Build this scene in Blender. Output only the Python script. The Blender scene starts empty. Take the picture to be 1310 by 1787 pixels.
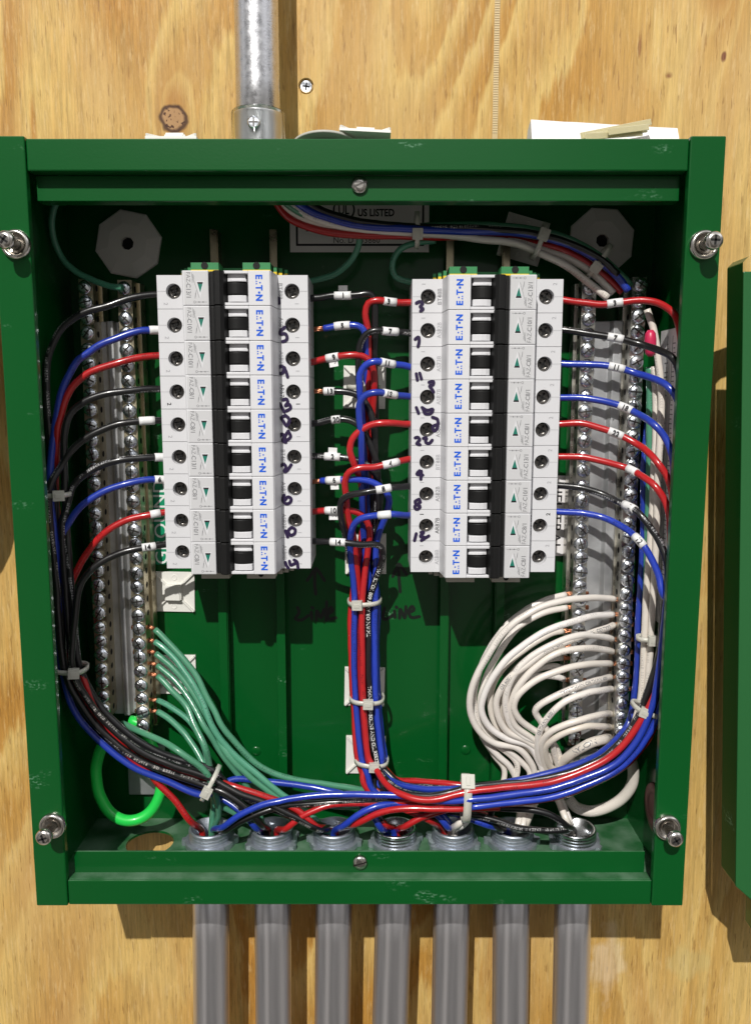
import bpy, math, random
from mathutils import Vector, Matrix, Euler, noise
random.seed(7)
SC = bpy.context.scene
COL = SC.collection
S = 0.001                                   # everything below is written in millimetres

# ------------------------------------------------------------------ camera
F_PX, W, TH = 1404.0, 356.0, math.radians(7.913)
CAM = Vector((8.8, -505.9, 278.0))
cam_d = bpy.data.cameras.new('camera')
cam_d.sensor_fit = 'VERTICAL'; cam_d.sensor_height = 24.0; cam_d.lens = 24.0 * F_PX / 1787.0
cam_d.clip_start = 0.01; cam_d.clip_end = 50
cam = bpy.data.objects.new('camera', cam_d); COL.objects.link(cam)
cam.location = CAM * S; cam.rotation_euler = (math.radians(90) - TH, 0, 0)
SC.camera = cam

# ------------------------------------------------------------------ light
world = bpy.data.worlds.new('World'); SC.world = world; world.use_nodes = True
nt = world.node_tree; nt.nodes.clear()
def N(t, typ, **kw):
    n = t.nodes.new(typ)
    for k, v in kw.items():
        if k.startswith('i_'):
            n.inputs[int(k[2:]) if k[2:].isdigit() else k[2:].replace('_', ' ')].default_value = v
        else: setattr(n, k, v)
    return n
tc = N(nt, 'ShaderNodeTexCoord'); sp = N(nt, 'ShaderNodeSeparateXYZ'); rp = N(nt, 'ShaderNodeValToRGB')
nt.links.new(tc.outputs['Generated'], sp.inputs[0])
mr = N(nt, 'ShaderNodeMapRange'); mr.inputs[1].default_value = -1; mr.inputs[2].default_value = 1
nt.links.new(sp.outputs[2], mr.inputs[0]); nt.links.new(mr.outputs[0], rp.inputs[0])
e = rp.color_ramp.elements
e[0].position = 0.0; e[0].color = (0.42, 0.38, 0.33, 1)
e[1].position = 1.0; e[1].color = (0.62, 0.62, 0.64, 1)
for p_, c_ in ((0.35, (0.46, 0.43, 0.40, 1)), (0.52, (0.42, 0.40, 0.38, 1)), (0.68, (0.48, 0.48, 0.48, 1)), (0.78, (1.6, 1.62, 1.7, 1)), (0.88, (0.6, 0.6, 0.6, 1))):
    q = e.new(p_); q.color = c_
bg = N(nt, 'ShaderNodeBackground'); bg.inputs[1].default_value = 0.56
wo = N(nt, 'ShaderNodeOutputWorld')
mg_ = N(nt, 'ShaderNodeMapping'); mg_.inputs['Scale'].default_value = (1.7, 1.7, 0.3)
nz = N(nt, 'ShaderNodeTexNoise'); nz.inputs['Scale'].default_value = 1.3; nz.inputs['Detail'].default_value = 0
nt.links.new(tc.outputs['Generated'], mg_.inputs[0]); nt.links.new(mg_.outputs[0], nz.inputs['Vector'])
nr = N(nt, 'ShaderNodeMapRange'); nr.inputs[1].default_value = 0.4; nr.inputs[2].default_value = 0.62; nr.inputs[3].default_value = 0.30; nr.inputs[4].default_value = 2.0
nt.links.new(nz.outputs[0], nr.inputs[0])
sc_w = N(nt, 'ShaderNodeVectorMath', operation='SCALE'); nt.links.new(rp.outputs[0], sc_w.inputs[0]); nt.links.new(nr.outputs[0], sc_w.inputs['Scale'])
nt.links.new(sc_w.outputs[0], bg.inputs[0]); nt.links.new(bg.outputs[0], wo.inputs[0])

lamp_d = bpy.data.lights.new('ceiling_lamp', 'AREA'); lamp_d.shape = 'DISK'; lamp_d.size = 0.068
lamp_d.energy = 465; lamp_d.color = (1.0, 0.97, 0.92)
lamp = bpy.data.objects.new('ceiling_lamp', lamp_d); COL.objects.link(lamp)
lamp.location = (-1.07, -4.8, 4.44)
lamp.rotation_euler = (Vector((0, 0, 0.2)) - lamp.location).to_track_quat('-Z', 'Y').to_euler()

SC.view_settings.view_transform = 'Standard'; SC.view_settings.look = 'None'
SC.view_settings.exposure = 0.08; SC.view_settings.gamma = 1.0; SC.view_settings.use_curve_mapping = False
SC.render.engine = 'CYCLES'
SC.cycles.max_bounces = 8; SC.cycles.use_denoising = True

# ------------------------------------------------------------------ geometry helpers
FW = Vector((0, math.cos(TH), -math.sin(TH))); DN = Vector((0, -math.sin(TH), -math.cos(TH))); RT = Vector((1, 0, 0))
def P(px, py, h):
    """where the line of sight through photo pixel px,py meets the plane h mm in front of the cabinet's back sheet"""
    d = FW + RT * ((px - 655) / F_PX) + DN * ((py - 893.5) / F_PX)
    return CAM + d * ((-(2 + h) - CAM.y) / d.y)
def YH(h): return -(2 + h)
def proj(p):
    q = Vector(p) - CAM; z = q.dot(FW); return 655 + F_PX*q.dot(RT)/z, 893.5 + F_PX*q.dot(DN)/z

class MB:
    def __init__(s): s.v = []; s.f = []; s.m = []; s.uv = {}; s.sm = []
    def face(s, idx, mi=0, smooth=False): s.f.append(tuple(idx)); s.m.append(mi); s.sm.append(smooth)
    def quad(s, a, b, c, d, mi=0):
        n = len(s.v); s.v += [Vector(a), Vector(b), Vector(c), Vector(d)]; s.face((n, n+1, n+2, n+3), mi)
    def poly(s, pts, mi=0):
        n = len(s.v); s.v += [Vector(p) for p in pts]; s.face(range(n, n+len(pts)), mi)
    def box(s, x0, x1, y0, y1, z0, z1, mi=0, M=None):
        n = len(s.v)
        vs = [Vector((x, y, z)) for x in (x0, x1) for y in (y0, y1) for z in (z0, z1)]
        if M: vs = [M @ v for v in vs]
        s.v += vs
        for q in ((0,1,3,2),(4,6,7,5),(0,4,5,1),(2,3,7,6),(0,2,6,4),(1,5,7,3)): s.face([n+i for i in q], mi)
    def prism(s, pts, off, mi=0):
        """closed outline swept along off"""
        n = len(s.v); k = len(pts); off = Vector(off)
        s.v += [Vector(p) for p in pts] + [Vector(p) + off for p in pts]
        s.face(list(range(n, n+k))[::-1], mi); s.face(range(n+k, n+2*k), mi)
        for i in range(k): j = (i+1) % k; s.face((n+i, n+j, n+k+j, n+k+i), mi)
    def lathe(s, c, axis, prof, seg=20, mi=0, smooth=True, cap0=True, cap1=True, ref=None):
        """prof: (distance along axis, radius)"""
        c = Vector(c); a = Vector(axis).normalized()
        u = a.orthogonal().normalized() if ref is None else Vector(ref).normalized(); w = a.cross(u)
        n = len(s.v); k = len(prof)
        for t, r in prof:
            for i in range(seg):
                th = 2*math.pi*i/seg
                s.v.append(c + a*t + (u*math.cos(th) + w*math.sin(th))*r)
        for j in range(k-1):
            for i in range(seg):
                i2 = (i+1) % seg
                s.face((n+j*seg+i, n+j*seg+i2, n+(j+1)*seg+i2, n+(j+1)*seg+i), mi, smooth)
        if cap0: s.face([n+i for i in range(seg)][::-1], mi)
        if cap1: s.face([n+(k-1)*seg+i for i in range(seg)], mi)
    def holed(s, fn, u0, u1, v0, v1, cu, cv, r, seg=32, mi=0):
        """rectangle with a round hole; fn(u,v)->point"""
        n = len(s.v); ring = []; outer = []
        for i in range(seg):
            th = 2*math.pi*(i+0.5)/seg; c, q = math.cos(th), math.sin(th)
            ring.append(Vector(fn(cu+r*c, cv+r*q)))
            t = min(((u1-cu)/c if c > 0 else (u0-cu)/c) if abs(c) > 1e-6 else 1e9, ((v1-cv)/q if q > 0 else (v0-cv)/q) if abs(q) > 1e-6 else 1e9)
            outer.append(Vector(fn(cu+t*c, cv+t*q)))
        s.v += ring + outer
        for i in range(seg):
            j = (i+1) % seg
            s.face((n+i, n+j, n+seg+j, n+seg+i), mi)
            # corner triangle
            ti = math.atan2(0, 1)
        corners = [(u1, v1), (u0, v1), (u0, v0), (u1, v0)]
        for (a, b) in corners:
            ang = math.atan2(b-cv, a-cu) % (2*math.pi)
            i = int((ang/(2*math.pi))*seg - 0.5) % seg
            j = (i+1) % seg
            k = len(s.v); s.v.append(Vector(fn(a, b))); s.face((n+seg+i, n+seg+j, k), mi)
    def tube(s, pts, rad, seg=10, mi=0, cap=True, uvscale=1.0, rads=None):
        n0 = len(s.v); k = len(pts)
        T = [(pts[min(i+1, k-1)] - pts[max(i-1, 0)]).normalized() for i in range(k)]
        u = T[0].cross(Vector((0, 1, 0)))
        if u.length < 1e-3: u = T[0].orthogonal()
        u.normalize(); L = 0.0; Ls = []
        for i in range(k):
            if i: L += (pts[i]-pts[i-1]).length
            Ls.append(L)
            u = (u - T[i]*u.dot(T[i])).normalized(); w = T[i].cross(u)
            r = rads[i] if rads else rad
            for q in range(seg):
                th = 2*math.pi*q/seg
                s.v.append(pts[i] + (u*math.cos(th) + w*math.sin(th))*r)
        for i in range(k-1):
            for q in range(seg):
                q2 = (q+1) % seg
                s.uv[len(s.f)] = [(Ls[i]*uvscale, q/seg), (Ls[i]*uvscale, (q+1)/seg), (Ls[i+1]*uvscale, (q+1)/seg), (Ls[i+1]*uvscale, q/seg)]
                s.face((n0+i*seg+q, n0+i*seg+q2, n0+(i+1)*seg+q2, n0+(i+1)*seg+q), mi, True)
        if cap:
            s.face([n0+q for q in range(seg)][::-1], mi); s.face([n0+(k-1)*seg+q for q in range(seg)], mi)
    def text(s, txt, size, org, right, up, mi=0, bold=0.0, align='C', sx=1.0):
        vs, fs, (x0, x1, y1) = glyphs(txt, bold)
        k = size / CAPH; n = len(s.v); org = Vector(org); right = Vector(right); up = Vector(up)
        cx = {'C': (x0+x1)/2, 'L': x0, 'R': x1}[align]
        for (x, y) in vs: s.v.append(org + right*((x-cx)*k*sx) + up*(y*k - size/2))
        for f in fs: s.face([n+i for i in f], mi)
    def build(s, name, mats, parent=None, origin=None, local=False, bevel=0):
        me = bpy.data.meshes.new(name)
        o = bpy.data.objects.new(name, me); COL.objects.link(o)
        base = Vector((0, 0, 0))
        if parent is not None:
            o.parent = parent
            if not local:
                q = parent
                while q is not None: base += Vector(q.location); q = q.parent
                base /= S
        elif origin is not None:
            base = Vector(origin); o.location = base * S
        me.from_pydata([((v - base) if not local else v) * S for v in s.v], [], s.f)
        if not isinstance(mats, (list, tuple)): mats = [mats]
        for m in mats: me.materials.append(m)
        me.polygons.foreach_set('material_index', s.m)
        me.polygons.foreach_set('use_smooth', s.sm)
        if s.uv:
            ul = me.uv_layers.new(name='UVMap')
            for fi, uvs in s.uv.items():
                p = me.polygons[fi]
                for li, w in zip(p.loop_indices, uvs): ul.data[li].uv = w
        me.update()
        if bevel:
            b = o.modifiers.new('edge', 'BEVEL'); b.width = bevel*S; b.segments = 2; b.limit_method = 'ANGLE'; b.angle_limit = math.radians(40)
        return o

_g = {}
def glyphs(txt, bold=0.0):
    key = (txt, bold)
    if key not in _g:
        c = bpy.data.curves.new('t', 'FONT'); c.body = txt; c.size = 1.0; c.offset = bold; c.resolution_u = 3
        o = bpy.data.objects.new('t', c); COL.objects.link(o)
        bpy.context.view_layer.update()
        me = o.evaluated_get(bpy.context.evaluated_depsgraph_get()).to_mesh()
        vs = [(v.co.x, v.co.y) for v in me.vertices]; fs = [tuple(p.vertices) for p in me.polygons]
        o.evaluated_get(bpy.context.evaluated_depsgraph_get()).to_mesh_clear()
        bpy.data.objects.remove(o); bpy.data.curves.remove(c)
        xs = [v[0] for v in vs] or [0]; ys = [v[1] for v in vs] or [0]
        _g[key] = (vs, fs, (min(xs), max(xs), max(ys)))
    return _g[key]
CAPH = 0.69
CAPH = glyphs('E')[2][2]

def tag(o, label, cat, group=None, kind=None):
    if label: o['label'] = label
    if cat: o['category'] = cat
    if group: o['group'] = group
    if kind: o['kind'] = kind
    return o
def thing(name, label, cat, loc=(0, 0, 0), group=None, rot=(0, 0, 0)):
    o = bpy.data.objects.new(name, None); COL.objects.link(o); o.empty_display_size = 0.01
    o.location = Vector(loc)*S; o.rotation_euler = rot
    return tag(o, label, cat, group)
def spline(pts, step=3.0):
    out = []
    k = len(pts)
    for i in range(k-1):
        p0, p1, p2, p3 = pts[max(i-1, 0)], pts[i], pts[i+1], pts[min(i+2, k-1)]
        d01 = max((p1-p0).length, 1e-4)**.5; d12 = max((p2-p1).length, 1e-4)**.5; d23 = max((p3-p2).length, 1e-4)**.5
        m1 = (p2-p1) if i == 0 else ((p1-p0)/d01 - (p2-p0)/(d01+d12) + (p2-p1)/d12)*d12
        m2 = (p2-p1) if i == k-2 else ((p2-p1)/d12 - (p3-p1)/(d12+d23) + (p3-p2)/d23)*d12
        n = max(2, int((p2-p1).length/step))
        for j in range(n):
            t = j/n; t2 = t*t; t3 = t2*t
            out.append(p1*(2*t3-3*t2+1) + m1*(t3-2*t2+t) + p2*(-2*t3+3*t2) + m2*(t3-t2))
    out.append(pts[-1]); return out
def strokes(mb, lines, h, w, mi=0, place=None):
    """felt-pen strokes given in photo pixels, laid on plane h"""
    k = 0
    for ln in lines:
        pts = [P(x, y, h) for x, y in ln] if place is None else [place(x, y) for x, y in ln]
        pts = spline(pts, 0.6) if len(pts) > 2 else pts
        nrm = Vector((0, -1, 0))
        for i, p in enumerate(pts):
            k += 1; off = nrm*(0.0015*(k % 40))
            r = w/2*(0.88+0.12*math.sin(i*1.7))
            mb.poly([p + off + Vector((math.cos(2*math.pi*j/9)*r, 0, math.sin(2*math.pi*j/9)*r)) for j in range(9)][::-1], mi)
            if i:
                a = pts[i-1]; d = (p-a)
                if d.length < 1e-4: continue
                s_ = d.normalized().cross(nrm)*w/2*0.94
                off2 = nrm*(0.0015*((k+20) % 40)+0.0007)
                mb.quad(a+s_+off2, a-s_+off2, p-s_+off2, p+s_+off2, mi)

# ------------------------------------------------------------------ materials
def mat(name, col, rough=0.5, metal=0.0, coat=0.0, spec=0.5, bump=None, var=None, trans=0.0, coat_r=0.1, ior=1.5, stretch=None):
    m = bpy.data.materials.new(name); m.use_nodes = True; t = m.node_tree; b = t.nodes['Principled BSDF']
    b.inputs['Base Color'].default_value = (*col, 1); b.inputs['Roughness'].default_value = rough
    b.inputs['Metallic'].default_value = metal; b.inputs['Coat Weight'].default_value = coat; b.inputs['Coat Roughness'].default_value = coat_r
    b.inputs['Specular IOR Level'].default_value = spec; b.inputs['IOR'].default_value = ior
    b.inputs['Transmission Weight'].default_value = trans
    tcn = N(t, 'ShaderNodeTexCoord')
    if var:
        sc, amt, thr = var
        no = N(t, 'ShaderNodeTexNoise'); no.inputs['Scale'].default_value = sc; no.inputs['Detail'].default_value = 5
        if stretch:
            mg = N(t, 'ShaderNodeMapping'); mg.inputs['Scale'].default_value = stretch; t.links.new(tcn.outputs['Object'], mg.inputs[0]); t.links.new(mg.outputs[0], no.inputs['Vector'])
        else: t.links.new(tcn.outputs['Object'], no.inputs['Vector'])
        mp = N(t, 'ShaderNodeMapRange'); mp.inputs[1].default_value = 0.3; mp.inputs[2].default_value = 0.7
        mp.inputs[3].default_value = 1-amt; mp.inputs[4].default_value = 1+amt
        t.links.new(no.outputs[0], mp.inputs[0])
        mx = N(t, 'ShaderNodeVectorMath', operation='SCALE'); mx.inputs[0].default_value = col
        t.links.new(mp.outputs[0], mx.inputs['Scale']); t.links.new(mx.outputs[0], b.inputs['Base Color'])
        mp2 = N(t, 'ShaderNodeMapRange'); mp2.inputs[1].default_value = 0.3; mp2.inputs[2].default_value = 0.7
        mp2.inputs[3].default_value = rough*(1-thr); mp2.inputs[4].default_value = min(1, rough*(1+thr))
        t.links.new(no.outputs[0], mp2.inputs[0]); t.links.new(mp2.outputs[0], b.inputs['Roughness'])
    if bump:
        sc, st = bump
        no = N(t, 'ShaderNodeTexNoise'); no.inputs['Scale'].default_value = sc; no.inputs['Detail'].default_value = 3
        t.links.new(tcn.outputs['Object'], no.inputs['Vector'])
        bu = N(t, 'ShaderNodeBump'); bu.inputs['Strength'].default_value = st; bu.inputs['Distance'].default_value = 0.0003
        t.links.new(no.outputs[0], bu.inputs['Height']); t.links.new(bu.outputs[0], b.inputs['Normal'])
    return m

def green_paint():
    m = mat('green_enamel', (0.002, 0.105, 0.018), 0.30, spec=0.28, coat=0.22, coat_r=0.09, bump=(900, 0.07))
    t = m.node_tree; b = t.nodes['Principled BSDF']; tcn = N(t, 'ShaderNodeTexCoord')
    # sparse chalky scuffs and dust specks
    mp = N(t, 'ShaderNodeMapping'); mp.inputs['Scale'].default_value = (1, 1, 2.2)
    t.links.new(tcn.outputs['Object'], mp.inputs[0])
    n1 = N(t, 'ShaderNodeTexNoise'); n1.inputs['Scale'].default_value = 28; n1.inputs['Detail'].default_value = 2
    n2 = N(t, 'ShaderNodeTexNoise'); n2.inputs['Scale'].default_value = 420; n2.inputs['Detail'].default_value = 4
    t.links.new(mp.outputs[0], n1.inputs['Vector']); t.links.new(mp.outputs[0], n2.inputs['Vector'])
    a = N(t, 'ShaderNodeMapRange'); a.inputs[1].default_value = 0.66; a.inputs[2].default_value = 0.8
    c = N(t, 'ShaderNodeMapRange'); c.inputs[1].default_value = 0.52; c.inputs[2].default_value = 0.72
    t.links.new(n1.outputs[0], a.inputs[0]); t.links.new(n2.outputs[0], c.inputs[0])
    mu = N(t, 'ShaderNodeMath', operation='MULTIPLY'); t.links.new(a.outputs[0], mu.inputs[0]); t.links.new(c.outputs[0], mu.inputs[1])
    n3 = N(t, 'ShaderNodeTexNoise'); n3.inputs['Scale'].default_value = 9; n3.inputs['Detail'].default_value = 3
    t.links.new(tcn.outputs['Object'], n3.inputs['Vector'])
    r1 = N(t, 'ShaderNodeMix', data_type='RGBA'); r1.inputs['A'].default_value = (0.0010, 0.068, 0.0105, 1); r1.inputs['B'].default_value = (0.0016, 0.088, 0.015, 1)
    t.links.new(n3.outputs[0], r1.inputs[0])
    r2 = N(t, 'ShaderNodeMix', data_type='RGBA'); r2.inputs['B'].default_value = (0.22, 0.42, 0.28, 1)
    t.links.new(mu.outputs[0], r2.inputs[0]); t.links.new(r1.outputs['Result'], r2.inputs['A'])
    ge = N(t, 'ShaderNodeNewGeometry'); sn = N(t, 'ShaderNodeSeparateXYZ'); t.links.new(ge.outputs['True Normal'], sn.inputs[0])
    up = N(t, 'ShaderNodeMapRange'); up.inputs[1].default_value = 0.6; up.inputs[2].default_value = 0.95; t.links.new(sn.outputs[2], up.inputs[0])
    n4 = N(t, 'ShaderNodeTexNoise'); n4.inputs['Scale'].default_value = 70; n4.inputs['Detail'].default_value = 6; t.links.new(tcn.outputs['Object'], n4.inputs['Vector'])
    d4 = N(t, 'ShaderNodeMapRange'); d4.inputs[1].default_value = 0.35; d4.inputs[2].default_value = 0.7; d4.inputs[3].default_value = 0.12; d4.inputs[4].default_value = 0.62; t.links.new(n4.outputs[0], d4.inputs[0])
    m4 = N(t, 'ShaderNodeMath', operation='MULTIPLY'); t.links.new(up.outputs[0], m4.inputs[0]); t.links.new(d4.outputs[0], m4.inputs[1])
    r5 = N(t, 'ShaderNodeMix', data_type='RGBA'); r5.inputs['B'].default_value = (0.17, 0.27, 0.19, 1)
    t.links.new(m4.outputs[0], r5.inputs[0]); t.links.new(r2.outputs['Result'], r5.inputs['A'])
    t.links.new(r5.outputs['Result'], b.inputs['Base Color'])
    return m

def wood(name, seed, knots, base, streak, stains=()):
    m = bpy.data.materials.new(name); m.use_nodes = True; t = m.node_tree; b = t.nodes['Principled BSDF']
    L = t.links.new
    def math_(op, a, c=None, cl=False):
        n = N(t, 'ShaderNodeMath', operation=op); n.use_clamp = cl
        for i, v in enumerate((a, c)):
            if v is None: continue
            if isinstance(v, (int, float)): n.inputs[i].default_value = v
            else: L(v, n.inputs[i])
        return n.outputs[0]
    def rng(v, a, c, d=0.0, e_=1.0):
        n = N(t, 'ShaderNodeMapRange'); L(v, n.inputs[0])
        for i, q in enumerate((a, c, d, e_)): n.inputs[i+1].default_value = q
        return n.outputs[0]
    def mixc(fac, A, B):
        n = N(t, 'ShaderNodeMix', data_type='RGBA')
        if isinstance(fac, float): n.inputs[0].default_value = fac
        else: L(fac, n.inputs[0])
        for s_, v in (('A', A), ('B', B)):
            if isinstance(v, tuple): n.inputs[s_].default_value = (*v, 1)
            else: L(v, n.inputs[s_])
        return n.outputs['Result']
    tcn = N(t, 'ShaderNodeTexCoord'); sep = N(t, 'ShaderNodeSeparateXYZ'); L(tcn.outputs['Object'], sep.inputs[0])
    X, Z = sep.outputs[0], sep.outputs[2]
    def noi(sx, sz, det=4, off=0.0, rough=0.5, dist=0.0):
        c = N(t, 'ShaderNodeCombineXYZ'); L(math_('MULTIPLY', X, sx), c.inputs[0]); L(math_('MULTIPLY', Z, sz), c.inputs[1]); c.inputs[2].default_value = seed+off
        n = N(t, 'ShaderNodeTexNoise'); n.inputs['Scale'].default_value = 1; n.inputs['Detail'].default_value = det; n.inputs['Roughness'].default_value = rough
        n.inputs['Distortion'].default_value = dist
        L(c.outputs[0], n.inputs['Vector']); return n.outputs[0]
    field = math_('ADD', math_('MULTIPLY', noi(7.0, 2.6, 1.5, 0, 0.4, 0.5), 9.5), math_('ADD', math_('MULTIPLY', noi(60, 14, 4, 3, 0.6), 0.7), math_('MULTIPLY', noi(260, 14, 3, 4, 0.6), 0.45)))
    knot_ring = None; knot_core = None; knot_halo = None
    for (kx, kz, kr) in knots:
        dx = math_('SUBTRACT', X, kx*S); dz = math_('SUBTRACT', Z, kz*S)
        wob = math_('MULTIPLY', math_('SUBTRACT', noi(160, 160, 2, 9), 0.5), kr*S*0.5)
        d = math_('ADD', math_('SQRT', math_('ADD', math_('MULTIPLY', dx, dx), math_('MULTIPLY', dz, dz))), wob)
        dn = math_('DIVIDE', d, kr*S)
        e2 = math_('SQRT', math_('ADD', math_('MULTIPLY', math_('MULTIPLY', dx, dx), 7.0), math_('MULTIPLY', dz, dz)))
        bell = math_('DIVIDE', 1.0, math_('ADD', 1.0, math_('POWER', math_('DIVIDE', e2, kr*S*2.6), 2.0)))
        field = math_('ADD', field, math_('MULTIPLY', bell, 2.3))
        core = rng(dn, 0.85, 1.1, 1, 0); ring = math_('MULTIPLY', rng(dn, 0.72, 0.88), rng(dn, 1.0, 1.2, 1, 0)); halo = rng(bell, 0.18, 0.8, 0, 1)
        knot_core = core if knot_core is None else math_('MAXIMUM', knot_core, core)
        knot_ring = ring if knot_ring is None else math_('MAXIMUM', knot_ring, ring)
        knot_halo = halo if knot_halo is None else math_('MAXIMUM', knot_halo, halo)
    fr = math_('FRACT', field)
    band = math_('MULTIPLY', rng(fr, 0.0, 0.55), rng(fr, 0.86, 1.0, 1, 0))       # slow rise, sharp late-wood edge
    band = math_('MULTIPLY', band, rng(noi(11, 3.2, 2, 20), 0.35, 0.6, 0.3, 1.0))
    fine = noi(420, 26, 6, 5, 0.75)
    pores = rng(noi(640, 60, 3, 6, 0.6), 0.61, 0.68)
    fleck = rng(noi(520, 60, 4, 7, 0.7), 0.54, 0.68)
    light, dark, deep = base
    col = mixc(math_('MULTIPLY', band, 0.92), light, dark)
    gain = math_('MULTIPLY', rng(fine, 0.36, 0.64, 1-streak*0.42, 1+streak*0.30), rng(noi(900, 30, 3, 55, 0.6), 0.35, 0.65, 0.9, 1.08))
    gv = N(t, 'ShaderNodeVectorMath', operation='SCALE'); L(col, gv.inputs[0]); L(gain, gv.inputs['Scale']); col = gv.outputs[0]
    col = mixc(math_('MULTIPLY', rng(fine, 0.56, 0.70), 0.35), col, deep)
    col = mixc(rng(noi(16, 7, 3, 30), 0.48, 0.72, 0, 0.6), col, (0.58, 0.37, 0.15))
    col = mixc(math_('MULTIPLY', fleck, 0.38), col, (0.76, 0.56, 0.28))
    col = mixc(math_('MULTIPLY', pores, 0.5), col, (0.20, 0.09, 0.022))
    for (sx, sz, rx, rz, cc, aa) in stains:
        dx = math_('DIVIDE', math_('SUBTRACT', X, sx*S), rx*S); dz = math_('DIVIDE', math_('SUBTRACT', Z, sz*S), rz*S)
        dd = math_('ADD', math_('SQRT', math_('ADD', math_('MULTIPLY', dx, dx), math_('MULTIPLY', dz, dz))), math_('MULTIPLY', math_('SUBTRACT', noi(85, 60, 4, 41), 0.5), 2.4))
        col = mixc(math_('MULTIPLY', rng(dd, 0.5, 1.0, aa, 0), rng(fine, 0.3, 0.55, .4, 1)), col, cc)
    if knot_core is not None:
        col = mixc(math_('MULTIPLY', knot_halo, 0.6), col, (0.40, 0.17, 0.035))
        col = mixc(knot_core, col, mixc(rng(noi(420, 420, 2, 11), 0.58, 0.64), (0.42, 0.24, 0.11), (0.07, 0.025, 0.01)))
        col = mixc(math_('MULTIPLY', knot_ring, 0.9), col, (0.055, 0.02, 0.01))
    L(col, b.inputs['Base Color']); b.inputs['Specular IOR Level'].default_value = 0.28
    L(rng(noi(60, 12, 3, 14), 0.3, 0.7, 0.34, 0.6), b.inputs['Roughness'])
    hsum = math_('ADD', math_('MULTIPLY', fine, 0.7), math_('MULTIPLY', noi(150, 45, 4, 15), 0.9))
    bu = N(t, 'ShaderNodeBump'); bu.inputs['Strength'].default_value = 0.8; bu.inputs['Distance'].default_value = 0.0008
    L(hsum, bu.inputs['Height']); L(bu.outputs[0], b.inputs['Normal'])
    return m

def wire_mat(name, col, ink, ink_amt, rough=0.3):
    m = bpy.data.materials.new(name); m.use_nodes = True; t = m.node_tree; b = t.nodes['Principled BSDF']; L = t.links.new
    uv = N(t, 'ShaderNodeTexCoord'); sep = N(t, 'ShaderNodeSeparateXYZ'); L(uv.outputs['UV'], sep.inputs[0])
    oi = N(t, 'ShaderNodeObjectInfo')
    def M_(op, a, c=None):
        n = N(t, 'ShaderNodeMath', operation=op)
        for i, v in enumerate((a, c)):
            if v is None: continue
            if isinstance(v, (int, float)): n.inputs[i].default_value = v
            else: L(v, n.inputs[i])
        return n.outputs[0]
    U, V = sep.outputs[0], sep.outputs[1]
    vv = M_('FRACT', M_('ADD', V, M_('ADD', M_('MULTIPLY', oi.outputs['Random'], 3.7), M_('MULTIPLY', U, 0.006))))
    band = M_('MULTIPLY', M_('GREATER_THAN', vv, 0.42), M_('LESS_THAN', vv, 0.56))
    c = N(t, 'ShaderNodeCombineXYZ'); L(M_('FLOOR', M_('MULTIPLY', U, 2.6)), c.inputs[0]); L(M_('FLOOR', M_('MULTIPLY', vv, 36)), c.inputs[1]); L(oi.outputs['Random'], c.inputs[2])
    wn = N(t, 'ShaderNodeTexWhiteNoise', noise_dimensions='3D'); L(c.outputs[0], wn.inputs['Vector'])
    gap = M_('GREATER_THAN', M_('FRACT', M_('MULTIPLY', U, 2.6/4)), 0.26)
    wo_ = N(t, 'ShaderNodeTexNoise', noise_dimensions='1D'); wo_.inputs['Scale'].default_value = 0.16
    L(M_('ADD', U, M_('MULTIPLY', oi.outputs['Random'], 500)), wo_.inputs['W'])
    ms = M_('MULTIPLY', M_('MULTIPLY', band, gap), M_('MULTIPLY', M_('GREATER_THAN', wn.outputs[0], 0.42), M_('GREATER_THAN', wo_.outputs[0], 0.44)))
    mx = N(t, 'ShaderNodeMix', data_type='RGBA'); mx.inputs['A'].default_value = (*col, 1); mx.inputs['B'].default_value = (*ink, 1)
    L(M_('MULTIPLY', ms, ink_amt), mx.inputs[0])
    tint = N(t, 'ShaderNodeMix', data_type='RGBA', blend_type='MULTIPLY'); tint.inputs[0].default_value = 1.0
    tr = N(t, 'ShaderNodeValToRGB'); tr.color_ramp.interpolation = 'LINEAR'
    tr.color_ramp.elements[0].color = (0.86, 0.82, 0.76, 1); tr.color_ramp.elements[1].color = (1, 1, 1.03, 1)
    rr_ = M_('FRACT', M_('MULTIPLY', oi.outputs['Random'], 13.7)); L(rr_, tr.inputs[0])
    L(mx.outputs['Result'], tint.inputs['A']); L(tr.outputs[0], tint.inputs['B']); L(tint.outputs['Result'], b.inputs['Base Color'])
    b.inputs['Roughness'].default_value = rough; b.inputs['Coat Weight'].default_value = 0.5; b.inputs['Coat Roughness'].default_value = 0.14
    no = N(t, 'ShaderNodeTexNoise'); no.inputs['Scale'].default_value = 260; no.inputs['Detail'].default_value = 3
    tc2 = N(t, 'ShaderNodeTexCoord'); L(tc2.outputs['Object'], no.inputs['Vector'])
    bu = N(t, 'ShaderNodeBump'); bu.inputs['Strength'].default_value = 0.22; bu.inputs['Distance'].default_value = 0.0004
    L(no.outputs[0], bu.inputs['Height']); L(bu.outputs[0], b.inputs['Normal']); L(bu.outputs[0], b.inputs['Coat Normal'])
    return m

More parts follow.
